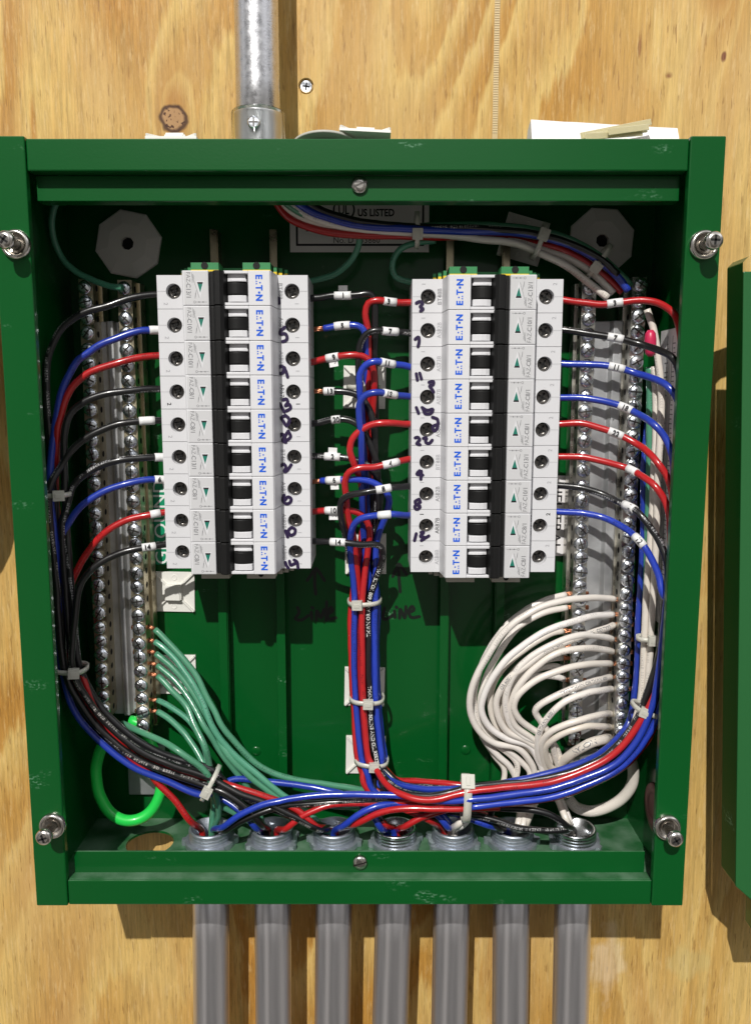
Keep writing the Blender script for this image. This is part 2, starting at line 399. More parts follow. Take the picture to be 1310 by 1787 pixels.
GREEN = green_paint()
M = dict(
    zinc=mat('zinc_plated_steel', (0.62, 0.64, 0.66), 0.26, 1.0, bump=(700, .15), var=(60, .12, .4)),
    steel=mat('stainless_steel', (0.60, 0.57, 0.53), 0.24, 1.0, bump=(500, .1)),
    screw=mat('zinc_screw_head', (0.84, 0.88, 0.94), 0.25, 1.0, bump=(420, .3), var=(140, .2, .5)),
    darkscrew=mat('dark_terminal_screw', (0.16, 0.15, 0.14), 0.3, 1.0, bump=(700, .2)),
    galv=mat('galvanised_sheet', (0.52, 0.53, 0.54), 0.42, 0.7, bump=(500, .2), var=(45, .22, .3)),
    brass=mat('tinned_brass_bar', (0.60, 0.53, 0.37), 0.34, 1.0, bump=(350, .25), var=(70, .3, .4)),
    nickel=mat('tinned_bar', (0.68, 0.66, 0.60), 0.32, 1.0, bump=(350, .25), var=(70, .25, .4)),
    cast=mat('cast_zinc_fitting', (0.42, 0.46, 0.52), 0.42, 0.8, bump=(450, .3), var=(120, .15, .3)),
    conduit=mat('steel_conduit', (0.66, 0.65, 0.67), 0.34, 0.9, bump=(160, .06), var=(1, .05, .12), stretch=(300, 300, 12)),
    copper=mat('bare_copper', (0.58, 0.25, 0.14), 0.38, 1.0, bump=(900, .4)),
    white=mat('breaker_shell', (0.66, 0.66, 0.68), 0.42, spec=0.4, bump=(1500, .04)),
    white_in=mat('breaker_recess', (0.60, 0.59, 0.57), 0.45),
    black=mat('black_plastic', (0.007, 0.007, 0.007), 0.5, spec=.3, bump=(900, .1)),
    hole=mat('dark_hole', (0.004, 0.004, 0.004), 0.8),
    label=mat('grey_label_face', (0.56, 0.56, 0.57), 0.45),
    ink_grey=mat('grey_ink', (0.20, 0.20, 0.21), 0.5),
    ink_pale=mat('pale_grey_ink', (0.36, 0.36, 0.38), 0.5),
    ink_black=mat('black_ink', (0.01, 0.01, 0.012), 0.5),
    ink_blue=mat('blue_ink', (0.0, 0.10, 0.66), 0.4),
    ink_teal=mat('teal_ink', (0.01, 0.17, 0.12), 0.4),
    pen=mat('violet_felt_pen', (0.022, 0.012, 0.05), 0.35),
    pen_k=mat('black_felt_pen', (0.002, 0.006, 0.003), 0.45),
    nylon=mat('white_nylon', (0.78, 0.77, 0.72), 0.4, spec=.5),
    tie=mat('natural_nylon_tie', (0.72, 0.71, 0.63), 0.32, trans=0.3), tie_old=mat('yellowed_nylon_tie', (0.66, 0.60, 0.36), 0.32, trans=0.3),
    paper=mat('white_paper', (0.80, 0.78, 0.78), 0.75, bump=(90, .8)),
    shadelabel=mat('paper_label', (0.85, 0.83, 0.80), 0.5),
    sleeve=mat('white_sleeve', (0.80, 0.80, 0.80), 0.45),
    gyg=mat('terminal_green', (0.03, 0.21, 0.07), 0.45), gyy=mat('terminal_yellow', (0.75, 0.55, 0.02), 0.4),
    beige=mat('beige_clamp', (0.48, 0.46, 0.40), 0.5),
    sticker=mat('green_sticker', (0.004, 0.27, 0.13), 0.35), white_ink=mat('white_ink', (0.78, 0.80, 0.78), 0.5),
    pink=mat('pink_sleeve', (0.62, 0.03, 0.10), 0.35),
    rust=mat('rusty_pink_disc', (0.32, 0.15, 0.14), 0.5, .4, bump=(300, .5)),
    clear=mat('clear_plastic', (0.93, 0.95, 0.93), 0.06, trans=1.0, ior=1.25),
    gland=mat('ground_sleeve_green', (0.02, 0.62, 0.08), 0.35, coat=.2),
)
WM = dict(
    black=wire_mat('black_insulation', (0.011, 0.011, 0.012), (0.62, 0.62, 0.62), 0.62, 0.33),
    red=wire_mat('red_insulation', (0.50, 0.017, 0.020), (0.08, 0.004, 0.006), 0.55),
    blue=wire_mat('blue_insulation', (0.020, 0.052, 0.44), (0.006, 0.012, 0.09), 0.55),
    white=wire_mat('white_insulation', (0.82, 0.785, 0.735), (0.16, 0.16, 0.16), 0.34, 0.4),
    green=wire_mat('green_insulation', (0.085, 0.31, 0.19), (0.01, 0.05, 0.03), 0.5, 0.33),
)

# ------------------------------------------------------------------ plywood wall
KA = P(303, 207, -2); SEAM = -53.5
wa = wood('plywood_left_sheet', 3.1, [(KA.x, KA.z, 7.6)], ((0.66, 0.450, 0.150), (0.45, 0.215, 0.040), (0.33, 0.18, 0.05)), 0.6)
pB1 = P(1166, 133, -2); pB2 = P(1262, 96, -2)
s1 = P(1060, 1680, -2); s2 = P(1200, 1680, -2)
wb = wood('plywood_right_sheet', 11.7, [(P(1262, -60, -2).x, P(1262, -60, -2).z, 11)], ((0.66, 0.455, 0.155), (0.46, 0.23, 0.042), (0.34, 0.19, 0.055)), 0.5,
          stains=[(s1.x, s1.z, 15, 26, (0.80, 0.72, 0.58), .33), (s2.x, s2.z, 16, 14, (0.52, 0.48, 0.22), .3),
                  (pB1.x, pB1.z, 3.5, 3, (0.18, 0.05, 0.02), 1), (pB2.x, pB2.z, 2, 3.2, (0.16, 0.05, 0.03), 1),
                  (P(1115, 85, -2).x, P(1115, 85, -2).z, 1.5, 8, (0.25, 0.10, 0.03), 1)])
mb = MB(); mb.box(-560, SEAM-1.0, -0.0, 18, -420, 760)
tag(mb.build('plywood_sheet', wa, bevel=0.6), 'honey coloured plywood wall sheet with a round dark knot above the cabinet', 'plywood wall')
mb = MB(); x0, x1 = SEAM+1.2, 560
scr = P(534, 150, -2)
mb.holed(lambda u, v: (u, 0.0, v), x0, scr.x+26, scr.z-20, scr.z+20, scr.x, scr.z, 4.6)
mb.quad((x0, 0, scr.z+20), (x0, 0, 760), (x1, 0, 760), (x1, 0, scr.z+20)); mb.quad((x0, 0, -420), (x0, 0, scr.z-20), (x1, 0, scr.z-20), (x1, 0, -420))
mb.quad((scr.x+26, 0, scr.z-20), (scr.x+26, 0, scr.z+20), (x1, 0, scr.z+20), (x1, 0, scr.z-20))
mb.quad((x0, 0, -420), (x0, 18, -420), (x0, 18, 760), (x0, 0, 760)); mb.quad((x0, 18, -420), (x1, 18, -420), (x1, 18, 760), (x0, 18, 760))
mb.lathe((scr.x, 0, scr.z), (0, 1, 0), [(0, 4.6), (1.6, 4.2), (2.4, 4.0)], 28, cap0=False, cap1=True)
tag(mb.build('plywood_sheet', wb), 'plywood wall sheet with a sunken screw beside the seam and pale scuffs low down', 'plywood wall')
mb = MB(); mb.box(-560, 560, 18.5, 30, -420, 760); mb.box(SEAM-.95, SEAM+1.15, 1.0, 18.4, -420, 760)
tag(mb.build('wall', M['hole']), None, None, kind='structure')
# the countersunk screw
t_ = thing('wood_screw', 'small cross-head screw sunk in the plywood beside the seam', 'screw', (scr.x, 0, scr.z))
mb = MB(); mb.lathe((scr.x, 2.2, scr.z), (0, -1, 0), [(0, 3.6), (1.2, 3.7), (1.6, 3.3)], 24)
mb.build('screw_head', M['screw'], t_)
mb = MB()
for a in (0.15, 0.15+math.pi/2):
    R_ = Matrix.Translation((scr.x, 0.55, scr.z)) @ Matrix.Rotation(a, 4, 'Y'); mb.box(-2.1, 2.1, -.05, .1, -.42, .42, M=R_)
mb.build('cross_slot', M['hole'], t_)
# faint nailed strip in the right sheet
mb = MB(); a, b_ = P(868, -30, -1.9), P(874, 232, -1.9)
mb.box(a.x-1.6, a.x+1.6, -0.35, 0.02, P(870, 245, -2).z, a.z, 0)
z = P(870, 232, -2).z
while z < a.z: mb.box(a.x-1.45, a.x+1.45, -0.6, -0.34, z, z+.55, 1); z += 1.35
tag(mb.build('tape_strip', [mat('clear_tape', (0.56, 0.42, 0.22), 0.3), mat('clear_tape_ridge', (0.68, 0.54, 0.32), 0.3)], origin=(a.x, 0, a.z)), 'thin translucent ribbed strip running up the plywood above the cabinet', 'strip')

# ------------------------------------------------------------------ the cabinet
HF, HR = 90.0, 82.0
cab = thing('electrical_cabinet', 'open green steel electrical cabinet full of breakers and wires on the plywood', 'electrical cabinet', (0, 0, 0))
Yb, Yf = YH(0), YH(HF)
mb = MB(); mb.box(-178, 178, Yb, Yb+1.6, 0, 404); mb.build('back_sheet', GREEN, cab)
mb = MB(); mb.box(-178, -176.5, YH(88), Yb, 0, 404); mb.build('side_sheet', GREEN, cab, bevel=.3)
# right side sheet
mb = MB(); mb.box(176.5, 178, YH(88), Yb, 0, 404); mb.build('side_sheet', GREEN, cab, bevel=.3)
mb = MB(); mb.box(-176.5, 176.5, YH(88), Yb, 402.5, 404); mb.build('top_sheet', GREEN, cab, bevel=.3)
# floor with the row of knock-outs
CH = 30.0; CX = [P(x, 1449, CH).x for x in (367, 475, 583, 690, 790, 893, 1002)]; RIM = P(690, 1442, CH).z; HX = P(262, 1474, CH).x
OP = P(262, 1470, CH)
mb = MB()
cells = [(HX, 14.6)] + [(x, 11.8) for x in CX]
edges = [-176.5] + [(cells[i][0]+cells[i+1][0])/2 for i in range(len(cells)-1)] + [176.5]
for zz, flip in ((1.5, 0), (0.0, 1)):
    for i, (cx_, r_) in enumerate(cells):
        mb.holed(lambda u, v, zz=zz: (u, v, zz), edges[i], edges[i+1], YH(88), Yb, cx_, YH(CH), r_, 36)
for cx_, r_ in cells: mb.lathe((cx_, YH(CH), 0), (0, 0, 1), [(0, r_), (1.5, r_)], 36, cap0=False, cap1=False)
mb.build('floor_sheet', GREEN, cab)
def zpx(y, h): return P(627, y, h).z
for s_ in (-1, 1):
    mb = MB(); xa, xb = sorted((s_*162.2, s_*179.6))
    mb.box(xa, xb, Yf-0.6, YH(86), -0.8, 405.6)
    xa, xb = sorted((s_*178.2, s_*179.6)); mb.box(xa, xb, YH(85.8), YH(60), -0.8, 405.6)
    mb.build('corner_post', GREEN, cab, bevel=.7)
zt1, zt2, zt3 = zpx(298, HF), zpx(311, HR), zpx(351, HR)
mb = MB(); mb.box(-161.9, 161.9, Yf+.2, Yf+1.6, zt1, 404.6); mb.box(-161.9, 161.9, Yf+1.6, YH(HR)+.4, zt1, zt1+1.4); mb.box(-161.9, 161.9, Yf+1.6, YH(80), 403.2, 404.6)
mb.build('top_rail', GREEN, cab, bevel=.8)
mb = MB(); mb.box(-161.0, 161.0, YH(HR), YH(HR)+1.4, zt3, zt2+1.2)
mb.box(-161.0, 161.0, YH(HR)+1.4, YH(HR)+9, zt3, zt3+1.2); mb.build('top_flange', GREEN, cab, bevel=.35)
zb1, zb2, zb3 = zpx(1537, HF), zpx(1523, HR), zpx(1486, HR)
mb = MB(); mb.box(-161.9, 161.9, Yf+.2, Yf+1.6, -0.6, zb1); mb.box(-161.9, 161.9, Yf+1.6, YH(HR)+1, zb1-1.4, zb1); mb.box(-161.9, 161.9, Yf+1.6, YH(80), -0.6, 0.6)
mb.build('bottom_rail', GREEN, cab, bevel=.9)
mb = MB(); mb.box(-160.6, 160.2, YH(HR), YH(HR)+1.4, zb1-1.0, zb3); mb.build('bottom_flange', GREEN, cab, bevel=.35)
# embossed dimples on the back sheet
for (dx, dy) in ((447, 1310), (812, 1308)):
    c = P(dx, dy, 0); mb = MB(); mb.lathe((c.x, Yb+.2, c.z), (0, -1, 0), [(0, 4.0), (1.0, 3.7), (1.7, 2.6), (2.0, 1.0)], 24); mb.build('weld_dimple', GREEN, cab)
# octagonal sealing plates over the mounting holes
for (dx, dy, a0) in ((223, 425, 0.2), (1050, 420, 0.33)):
    c = P(dx, dy, 3); mb = MB()
    mb.lathe((c.x, Yb, c.z), (0, -1, 0), [(0, 20.5), (1.6, 20.5), (2.2, 19.8)], 8, smooth=False, ref=(math.cos(a0), 0, math.sin(a0)), cap0=False, cap1=False)
    mb.lathe((c.x, Yb-2.2, c.z), (0, -1, 0), [(0, 19.8), (1.3, 12), (1.5, 3.9), (-1, 3.9)], 8, smooth=False, ref=(math.cos(a0), 0, math.sin(a0)), cap0=False, cap1=False)
    mb.lathe((c.x, Yb-1.0, c.z), (0, -1, 0), [(0, 4.0), (.2, 4.0)], 20, mi=1)
    mb.build('mounting_washer', [mat('grey_washer', (0.80, 0.78, 0.74), 0.5, 0.0), M['hole']], cab)
# mounting channels (painted) with lips
def channel(xl, xr):
    mb = MB(); z0, z1 = 28, 181
    for x, sgn in ((xl, -1), (xr, 1)):
        mb.box(x-.6, x+.6, YH(9.6), YH(0)+.2, z0, z1)
        a_, b2 = sorted((x, x+sgn*5.2)); mb.box(a_, b2, YH(10.6), YH(9.6), z0, z1)
    mb.box(xl+.6, xr-.6, YH(1.0), Yb+.2, z0, z1); mb.build('mounting_channel', GREEN, cab, bevel=.3)
    mb = MB(); z0, z1 = 181.2, 378
    for x, sgn in ((xl, -1), (xr, 1)):
        mb.box(x-.6, x+.6, YH(9.6), YH(0)+.2, z0, z1)
        a_, b2 = sorted((x, x+sgn*4.0)); mb.box(a_, b2, YH(10.8), YH(9.6), z0, z1)
    mb.box(xl+.6, xr-.6, YH(1.0), Yb+.2, z0, z1-30)
    mb.build('mounting_rail', M['brass'], cab, bevel=.2)
channel(-85.0, -53.4); channel(54.7, 84.6)
# felt-pen writing on the back sheet
mb = MB()
strokes(mb, [[(551, 1037), (549, 1015), (550, 996)], [(536, 1013), (543, 1003), (551, 992), (558, 1000), (566, 1013)],
             [(519, 1060), (522, 1068), (516, 1080), (526, 1082), (538, 1074)], [(543, 1068), (544, 1080)], [(544, 1060), (546, 1061)],
             [(552, 1082), (553, 1066), (560, 1078), (565, 1064)], [(570, 1050), (569, 1082)], [(568, 1074), (580, 1066), (578, 1060), (571, 1070), (574, 1080), (586, 1078)]], 0.15, 2.2)
mb.build('handwriting', M['pen_k'], cab)
mb = MB()
strokes(mb, [[(698, 1033), (696, 1010), (695, 990)], [(685, 1006), (690, 995), (695, 984), (702, 992), (709, 1002)],
             [(671, 1061), (668, 1078), (672, 1081), (686, 1073)], [(688, 1066), (689, 1077)], [(691, 1059), (692, 1060)],
             [(697, 1079), (698, 1063), (706, 1078), (708, 1058)], [(713, 1069), (722, 1064), (719, 1058), (713, 1066), (717, 1077), (732, 1076)]], 0.15, 2.2)
mb.build('handwriting', M['pen_k'], cab)
# listing label
def plate(a, b2, h, t=0.25): return P(*a, h), P(*b2, h)
a, b_ = P(505, 345, 0.5), P(748, 440, 0.5); zt = a.z + 26
mb = MB(); mb.box(a.x, b_.x, YH(.5), YH(.1), b_.z, zt, 0)
def frame(mb, x0, x1, z0, z1, y, w, mi):
    mb.box(x0, x1, y-.05, y, z0, z0+w, mi); mb.box(x0, x1, y-.05, y, z1-w, z1, mi); mb.box(x0, x0+w, y-.05, y, z0+w, z1-w, mi); mb.box(x1-w, x1, y-.05, y, z0+w, z1-w, mi)
frame(mb, a.x+3.6, b_.x-3.0, b_.z+3.6, zt-3.6, YH(.52), 1.25, 1)
def lt(txt, px, py, size, bold=0.0, h=.56, align='C', sx=1.0, right=(1, 0, 0), up=(0, 0, 1), mi=1): 
    c = P(px, py, h); mb.text(txt, size, (c.x, c.y, c.z), right, up, mi, bold, align, sx)
lt('US LISTED', 656, 371, 4.0, .03, sx=.84); lt('C', 570, 371, 3.0, .03); lt('UL', 600, 366, 5.0, .02, sx=.75)
c = P(600, 366, .56); mb.lathe((c.x, c.y, c.z), (0, -1, 0), [(0, 6.6), (.05, 6.6), (.05, 5.6), (0, 5.6)], 32, mi=1, cap0=False, cap1=False)
lt('ENCLOSED INDUSTRIAL CONTROL PANEL', 534, 399, 3.0, .02, align='L', sx=.9); lt('No. D 533860', 582, 419, 3.3, 0, align='L')
mb.build('listing_label', [M['shadelabel'], M['ink_black']], cab)
# ground / neutral stickers
a, b_ = P(262, 838, .5), P(300, 985, .5)
mb = MB(); mb.box(a.x, b_.x, YH(.5), YH(.1), b_.z, a.z, 0); c = P(278.5, 911, .56)
mb.text('GROUND', 7.6, (c.x+.5, c.y, c.z), (0, 0, 1), (-1, 0, 0), 1, .004, 'C', 1.12)
mb.build('ground_sticker', [M['sticker'], M['white_ink']], cab)
a, b_ = P(952, 830, .5), P(986, 970, .5)
mb = MB(); mb.box(a.x, b_.x, YH(.5), YH(.1), b_.z, a.z, 0); c = P(970, 902, .56)
mb.text('NEUTRAL', 6.4, (c.x, c.y, c.z), (0, 0, -1), (1, 0, 0), 1, .004, 'C', 1.08)
mb.build('neutral_sticker', [M['paper'], M['ink_black']], cab)
# paper schedule on the inside of the side sheet
mb = MB(); X_ = 176.3; zA, zB = P(1170, 572, 45).z, P(1150, 1090, 45).z
mb.box(X_-.2, X_+.1, YH(66), YH(22), zB, zA, 0)
for i in range(5): mb.box(X_-.3, X_-.2, YH(62), YH(61.6)+i*8, zB+4, zA-4, 1) if i < 1 else mb.box(X_-.3, X_-.2, YH(26+i*8), YH(25.6+i*8), zB+4, zA-4, 1)
for i in range(60):
    z_ = zB+6+i*(zA-zB-12)/60; 
    for q in range(3): mb.box(X_-.3, X_-.2, YH(58-q*11-random.random()*2), YH(52-q*11+random.random()*3), z_, z_+.6, 2)
mb.build('paper_schedule', [M['paper'], M['ink_black'], M['ink_grey']], cab)
c = P(1133, 1393, 38); mb = MB(); mb.lathe((176.4, YH(50), c.z), (-1, 0, 0), [(0, 15), (1.5, 14.2), (1.8, 9), (1.0, 8.4)], 28); mb.build('knockout', M['rust'], cab)
# cover screws with cup washers
for (wx, wy) in ((29, 427), (1227, 428), (93, 1440), (1163, 1443)):
    c = P(wx, wy, HF+1)
    sc_ = MB()
    sc_.lathe((c.x, Yf-.6, c.z), (0, -1, 0), [(0, 7.2), (1.4, 7.3), (2.5, 6.8), (3.0, 6.0), (2.7, 5.2), (1.4, 4.5), (0.9, 3.6), (0.8, 2.6)], 32, cap0=False, cap1=False)
    w_ = sc_.build('cup_washer', M['steel'], cab)
    sc_ = MB(); sc_.lathe((c.x, Yf, c.z), (0, -1, 0), [(0, 2.5), (11, 2.5), (11, 3.6), (11.6, 4.3), (13.6, 4.4), (14.6, 3.8), (15.2, 2.4)], 28)
    hd = sc_.build('cover_screw', M['steel'], cab)
    sl = MB()
    for k in range(2):
        R_ = Matrix.Translation((c.x, Yf-15.3, c.z)) @ Matrix.Rotation(.35+k*math.pi/2+wx*.01, 4, 'Y'); sl.box(-2.3, 2.3, -.1, .9, -.5, .5, M=R_)
    sl.build('cross_slot', M['hole'], hd)
for (wx, wy, an) in ((627, 322, .35), (628, 1507, .3)):
    c = P(wx, wy, HR+2); sc_ = MB()
    sc_.lathe((c.x, YH(HR), c.z), (0, -1, 0), [(0, 4.1), (1.6, 4.0), (2.3, 3.2), (2.5, 1.8)], 26); hd = sc_.build('flange_screw', M['steel'], cab)
    sl = MB(); R_ = Matrix.Translation((c.x, YH(HR)-2.3, c.z)) @ Matrix.Rotation(-an, 4, 'Y'); sl.box(-3.9, 3.9, -.25, .6, -.45, .45, M=R_); sl.build('slot', M['darkscrew'], hd)

# ------------------------------------------------------------------ conduits and fittings
ordn = ['first', 'second', 'third', 'fourth', 'fifth', 'sixth', 'seventh', 'eighth', 'ninth', 'tenth', 'eleventh', 'twelfth', 'thirteenth', 'fourteenth']
where = ['nearest the open knockout', 'second from the open knockout', 'third from the open knockout', 'the middle one of seven', 'fifth from the open knockout', 'next to last, holding white wires', 'last one, with an empty looking mouth']
for i, x in enumerate(CX):
    c = (x, YH(CH), 0)
    mb = MB(); xl = P([369, 477, 581, 683, 785, 890, 996][i], 1700, CH).x; lean = (xl-x)/(-P(600, 1700, CH).z)
    pts = [Vector((x+lean*d, YH(CH), -d)) for d in (9, 60, 140, 300)]
    mb.tube(pts, 11.6, 32)
    tag(mb.build('conduit', M['conduit'], origin=(x, YH(CH), -300)), 'steel conduit below the cabinet, ' + where[i].replace('with an empty looking mouth', 'nearest the neighbouring cover').replace(', holding white wires', ''), 'conduit', 'conduits below the cabinet')
    f_ = thing('conduit_fitting', 'threaded conduit fitting on the cabinet floor, ' + where[i], 'conduit fitting', c, 'threaded fittings on the cabinet floor')
    prof = [(-12, 14.2), (-1, 14.2), (-0.4, 11.6)]
    mb = MB(); mb.lathe(c, (0, 0, 1), prof, 32, cap0=True, cap1=False); mb.build('shoulder', M['cast'], f_)
    prof = [(1.6, 13.4)]; z_ = 1.8
    while z_ < RIM-1.6: prof += [(z_, 13.3), (z_+.75, 12.5), (z_+1.5, 13.3)]; z_ += 1.9
    prof += [(RIM-.4, 12.9), (RIM, 12.2), (RIM-.2, 11.2), (0, 10.6), (-11.5, 10.4)]
    mb = MB(); mb.lathe(c, (0, 0, 1), prof, 40, cap0=False, cap1=True); mb.build('threaded_collar', M['zinc'] if i in (3, 6) else M['cast'], f_)
    mb = MB(); seg = 36; n0 = 0; R_ = []
    ring = []
    for k in range(seg*2):
        th = 2*math.pi*k/(seg*2)+i*.4; lug = (k % 12) in (0, 1, 2); r_ = 17.6 if lug else 15.6; ring.append((x+r_*math.cos(th), YH(CH)+r_*math.sin(th)))
    inner = [(x+13.4*math.cos(2*math.pi*k/(seg*2)+i*.4), YH(CH)+13.4*math.sin(2*math.pi*k/(seg*2)+i*.4)) for k in range(seg*2)]
    K = seg*2; mb.v = [Vector((a_, b2, 1.6)) for a_, b2 in ring] + [Vector((a_, b2, 4.9)) for a_, b2 in ring] + [Vector((a_, b2, 5.3)) for a_, b2 in inner]
    for k in range(K): j = (k+1) % K; mb.face((k, j, K+j, K+k)); mb.face((K+k, K+j, 2*K+j, 2*K+k))
    mb.build('locknut', M['cast'], f_)
# feed conduit on top
xt = P(449, 100, CH).x
mb = MB(); mb.tube([Vector((xt, YH(CH), z_)) for z_ in (406, 450, 520, 700)], 12.0, 36)
tag(mb.build('conduit', mat('spangled_conduit', (0.64, 0.64, 0.66), 0.3, .9, bump=(900, .2), var=(300, .08, .25)), origin=(xt, YH(CH), 406)), 'speckled silver conduit rising from the top of the cabinet', 'conduit')
f_ = thing('conduit_connector', 'conduit connector with set screw inside a clear collar on the cabinet top', 'conduit connector', (xt, YH(CH), 404))
mb = MB(); mb.lathe((xt, YH(CH), 404), (0, 0, 1), [(0, 12.6), (30, 12.5), (30.6, 12.1)], 36, cap0=False, cap1=False); mb.build('connector_body', M['conduit'], f_)
mb = MB(); c = P(443, 214, 44); mb.lathe((c.x, YH(CH)-12.2, c.z), (0, -1, 0), [(0, 3.4), (2.6, 3.4), (3.2, 2.6)], 12); mb.box(c.x-2.4, c.x+2.4, YH(CH)-15.5, YH(CH)-15.2, c.z-.4, c.z+.4, 1); mb.box(c.x-.4, c.x+.4, YH(CH)-15.6, YH(CH)-15.3, c.z-2.2, c.z+2.2, 1)
mb.build('set_screw', [M['screw'], M['darkscrew']], f_)
mb = MB(); mb.lathe((xt, YH(CH), 405), (0, 0, 1), [(0, 15.0), (30.5, 15.0), (31, 14.6), (30.5, 14.2), (0, 14.2)], 40, cap0=False, cap1=False); mb.build('clear_collar', M['clear'], f_)

# ------------------------------------------------------------------ odds and ends lying on the cabinet top
def tie_mount_mb(w=26.0, t=1.3):
    """adhesive cable-tie mount; local x,z in the pad plane, -y outwards"""
    mb = MB(); a = w/2
    mb.box(-a, a, -t, 0, -a, a)
    for q in range(4):
        R_ = Matrix.Rotation(math.pi/4+q*math.pi/2, 4, 'Y'); mb.box(6.0, a*1.36, -t-1.5, -t+.1, -.55, .55, M=R_)
    for s_ in (-1, 1):
        mb.box(s_*4.6-.7, s_*4.6+.7, -t-3.2, -t+.1, -4.4, 4.4); mb.box(-4.4, 4.4, -t-3.0, -t+.1, s_*4.7-.6, s_*4.7+.6)
        mb.lathe((s_*0.2, -t+.1, s_*9.4), (0, -1, 0), [(0, 1.9), (.35, 1.9), (.35, 1.3), (0.15, 1.2)], 16, cap0=False)
    mb.box(-4.6, 4.6, -t-4.0, -t-2.9, -4.7, 4.7)
    return mb
mount_me = None
def tie_mount(px, py, label, rot=0.0, h=0.1, group='adhesive tie mounts on the back sheet', loc=None, eul=None, scale=1.0):
    global mount_me
    c = P(px, py, h) if loc is None else Vector(loc)
    if mount_me is None:
        o = tie_mount_mb().build('tie_mount', M['nylon'], local=False, bevel=.25); mount_me = o
    else: o = mount_me.copy(); COL.objects.link(o)
    o.location = c*S; o.rotation_euler = eul or (0, rot, 0); o.scale = (scale,)*3
    return tag(o, label, 'cable tie mount', group)
tie_mount(305, 1032, 'white tie mount below the ground breakers, beside the GROUND sticker, no wires on it', .02)
tie_mount(308, 1176, 'white tie mount half hidden behind the fan of green wires', .0)
tie_mount(636, 676, 'white tie mount behind the upper part of the centre bundle', .02)
tie_mount(638, 966, 'white tie mount behind the centre bundle, between the two pen arrows', -.0)
tie_mount(636, 1197, 'white tie mount behind the centre bundle below the words LINE', .02)
tie_mount(638, 1316, 'lowest white tie mount behind the foot of the centre bundle', .02)
tie_mount(912, 418, 'tilted tie mount in the dark upper corner under the feed wires', .27)
tie_mount(0, 0, 'white tie mount lying flat on the cabinet top in front of the knot', loc=(P(305, 230, 76).x, YH(72), 406.2), eul=(-math.pi/2+.02, 0, 0), group='spare tie mounts on the cabinet top', scale=.98)
tie_mount(0, 0, 'white tie mount propped on the grey disc on the cabinet top', loc=(P(637, 228, 76).x, YH(72), 408.6), eul=(-math.pi/2-.06, 0.05, 0), group='spare tie mounts on the cabinet top', scale=.98)
c = P(560, 236, 74)
mb = MB(); R_ = Matrix.Translation((c.x+2, YH(70), 405.6)) @ Matrix.Rotation(-.17, 4, 'X')
mb.lathe((0, 0, 0), (0, 0, 1), [(0, 17), (1.2, 17)], 40); mb.v = [R_ @ v for v in mb.v]
tag(mb.build('knockout_disc', mat('grey_disc', (0.45, 0.45, 0.40), 0.5), origin=(c.x, YH(70), 406)), 'round grey metal disc lying on the cabinet top beside a tie mount', 'metal disc')
# folded paper
mb = MB(); xl, xr = P(926, 225, 74).x, P(1182, 225, 74).x; n = 26
ly = []
for j in range(5):
    row = []
    for i in range(n+1):
        u = i/n; x_ = xl+(xr-xl)*u; top = 405.6+ (P(1000, 207+ (15*u if u < 0.8 else 12+ 3*(u-.8)*5), 74).z-405.6)
        wv = .35*math.sin(u*19+j)+.25*math.sin(u*41+j*2)
        row.append(Vector((x_, YH(78-j*4.5)+wv, (405.6 if j in (0, 4) else top-(abs(j-1.2))*1.6)+ (wv*.5 if j not in (0, 4) else 0))))
    ly.append(row)
for row in ly: mb.v += row
for j in range(4):
    for i in range(n): mb.face((j*(n+1)+i, j*(n+1)+i+1, (j+1)*(n+1)+i+1, (j+1)*(n+1)+i), 0, True)
mb.poly([ly[j][0] for j in range(5)]); mb.poly([ly[j][n] for j in range(5)][::-1])
tag(mb.build('folded_paper', M['paper'], origin=(xl, YH(74), 405.6)), 'folded white paper lying on the cabinet top', 'paper')
for k, (x0_, x1_, y0_, y1_) in enumerate(((1012, 1135, 238, 213), (1030, 1128, 238, 226), (1020, 1120, 239, 232), (1060, 1131, 231, 222))):
    a, b_ = P(x0_, y0_, 85+k*1.1), P(x1_, y1_, 82+k*1.1); mb = MB(); d = (b_-a).normalized(); n_ = d.cross(Vector((0, -1, 0)))*1.6
    y2 = Vector((0, -.7, 0)); mb.prism([a-n_, b_-n_*.9, b_+n_*.9, a+n_], y2)
    tag(mb.build('loose_cable_tie', M['tie_old'], origin=a, bevel=.2), ['longest loose yellowish cable tie, its end sticking up over the folded paper', 'loose yellowish cable tie in the middle of the heap on the folded paper', 'loose yellowish cable tie lying flattest on the folded paper', 'short loose cable tie end at the top of the heap on the folded paper'][k], 'cable tie', 'loose cable ties on the cabinet top')

# ------------------------------------------------------------------ neighbouring cover and unseen shade caster
hb, hf = 50.0, 69.0
nc = thing('cabinet_cover', 'green steel cover of the neighbouring cabinet at the photo edge', 'cabinet cover', (230, YH(hb), 170))
def lineX(y): return P(1268-(y-480)*0.0100, y, hb)
top = lineX(468); bot = lineX(1512); sl_ = (top.x-bot.x)/(top.z-bot.z)
def sk(x, z): return bot.x+sl_*(z-bot.z)+x, z
mb = MB()
o_ = [sk(*q) for q in [(0, top.z), (3, top.z+3), (14, top.z+7), (15, top.z+9), (15, top.z+24), (150, top.z+24), (150, bot.z-36), (15, bot.z-36), (15, bot.z-15), (0, bot.z)]]
n_ = len(o_); mb.v = [Vector((x, YH(hb), z)) for x, z in o_]+[Vector((x, YH(hf), z)) for x, z in o_]
for i in range(n_): j = (i+1) % n_; mb.face((i, j, n_+j, n_+i))
mb.build('cover_side', GREEN, nc, bevel=.6)
def slab(x0, x1, z0, z1, h0, h1): mb.prism([Vector((*[q for q in (a_, YH(h0))], b2)) for a_, b2 in (sk(x0, z0), sk(x1, z0), sk(x1, z1), sk(x0, z1))], (0, h0-h1, 0))
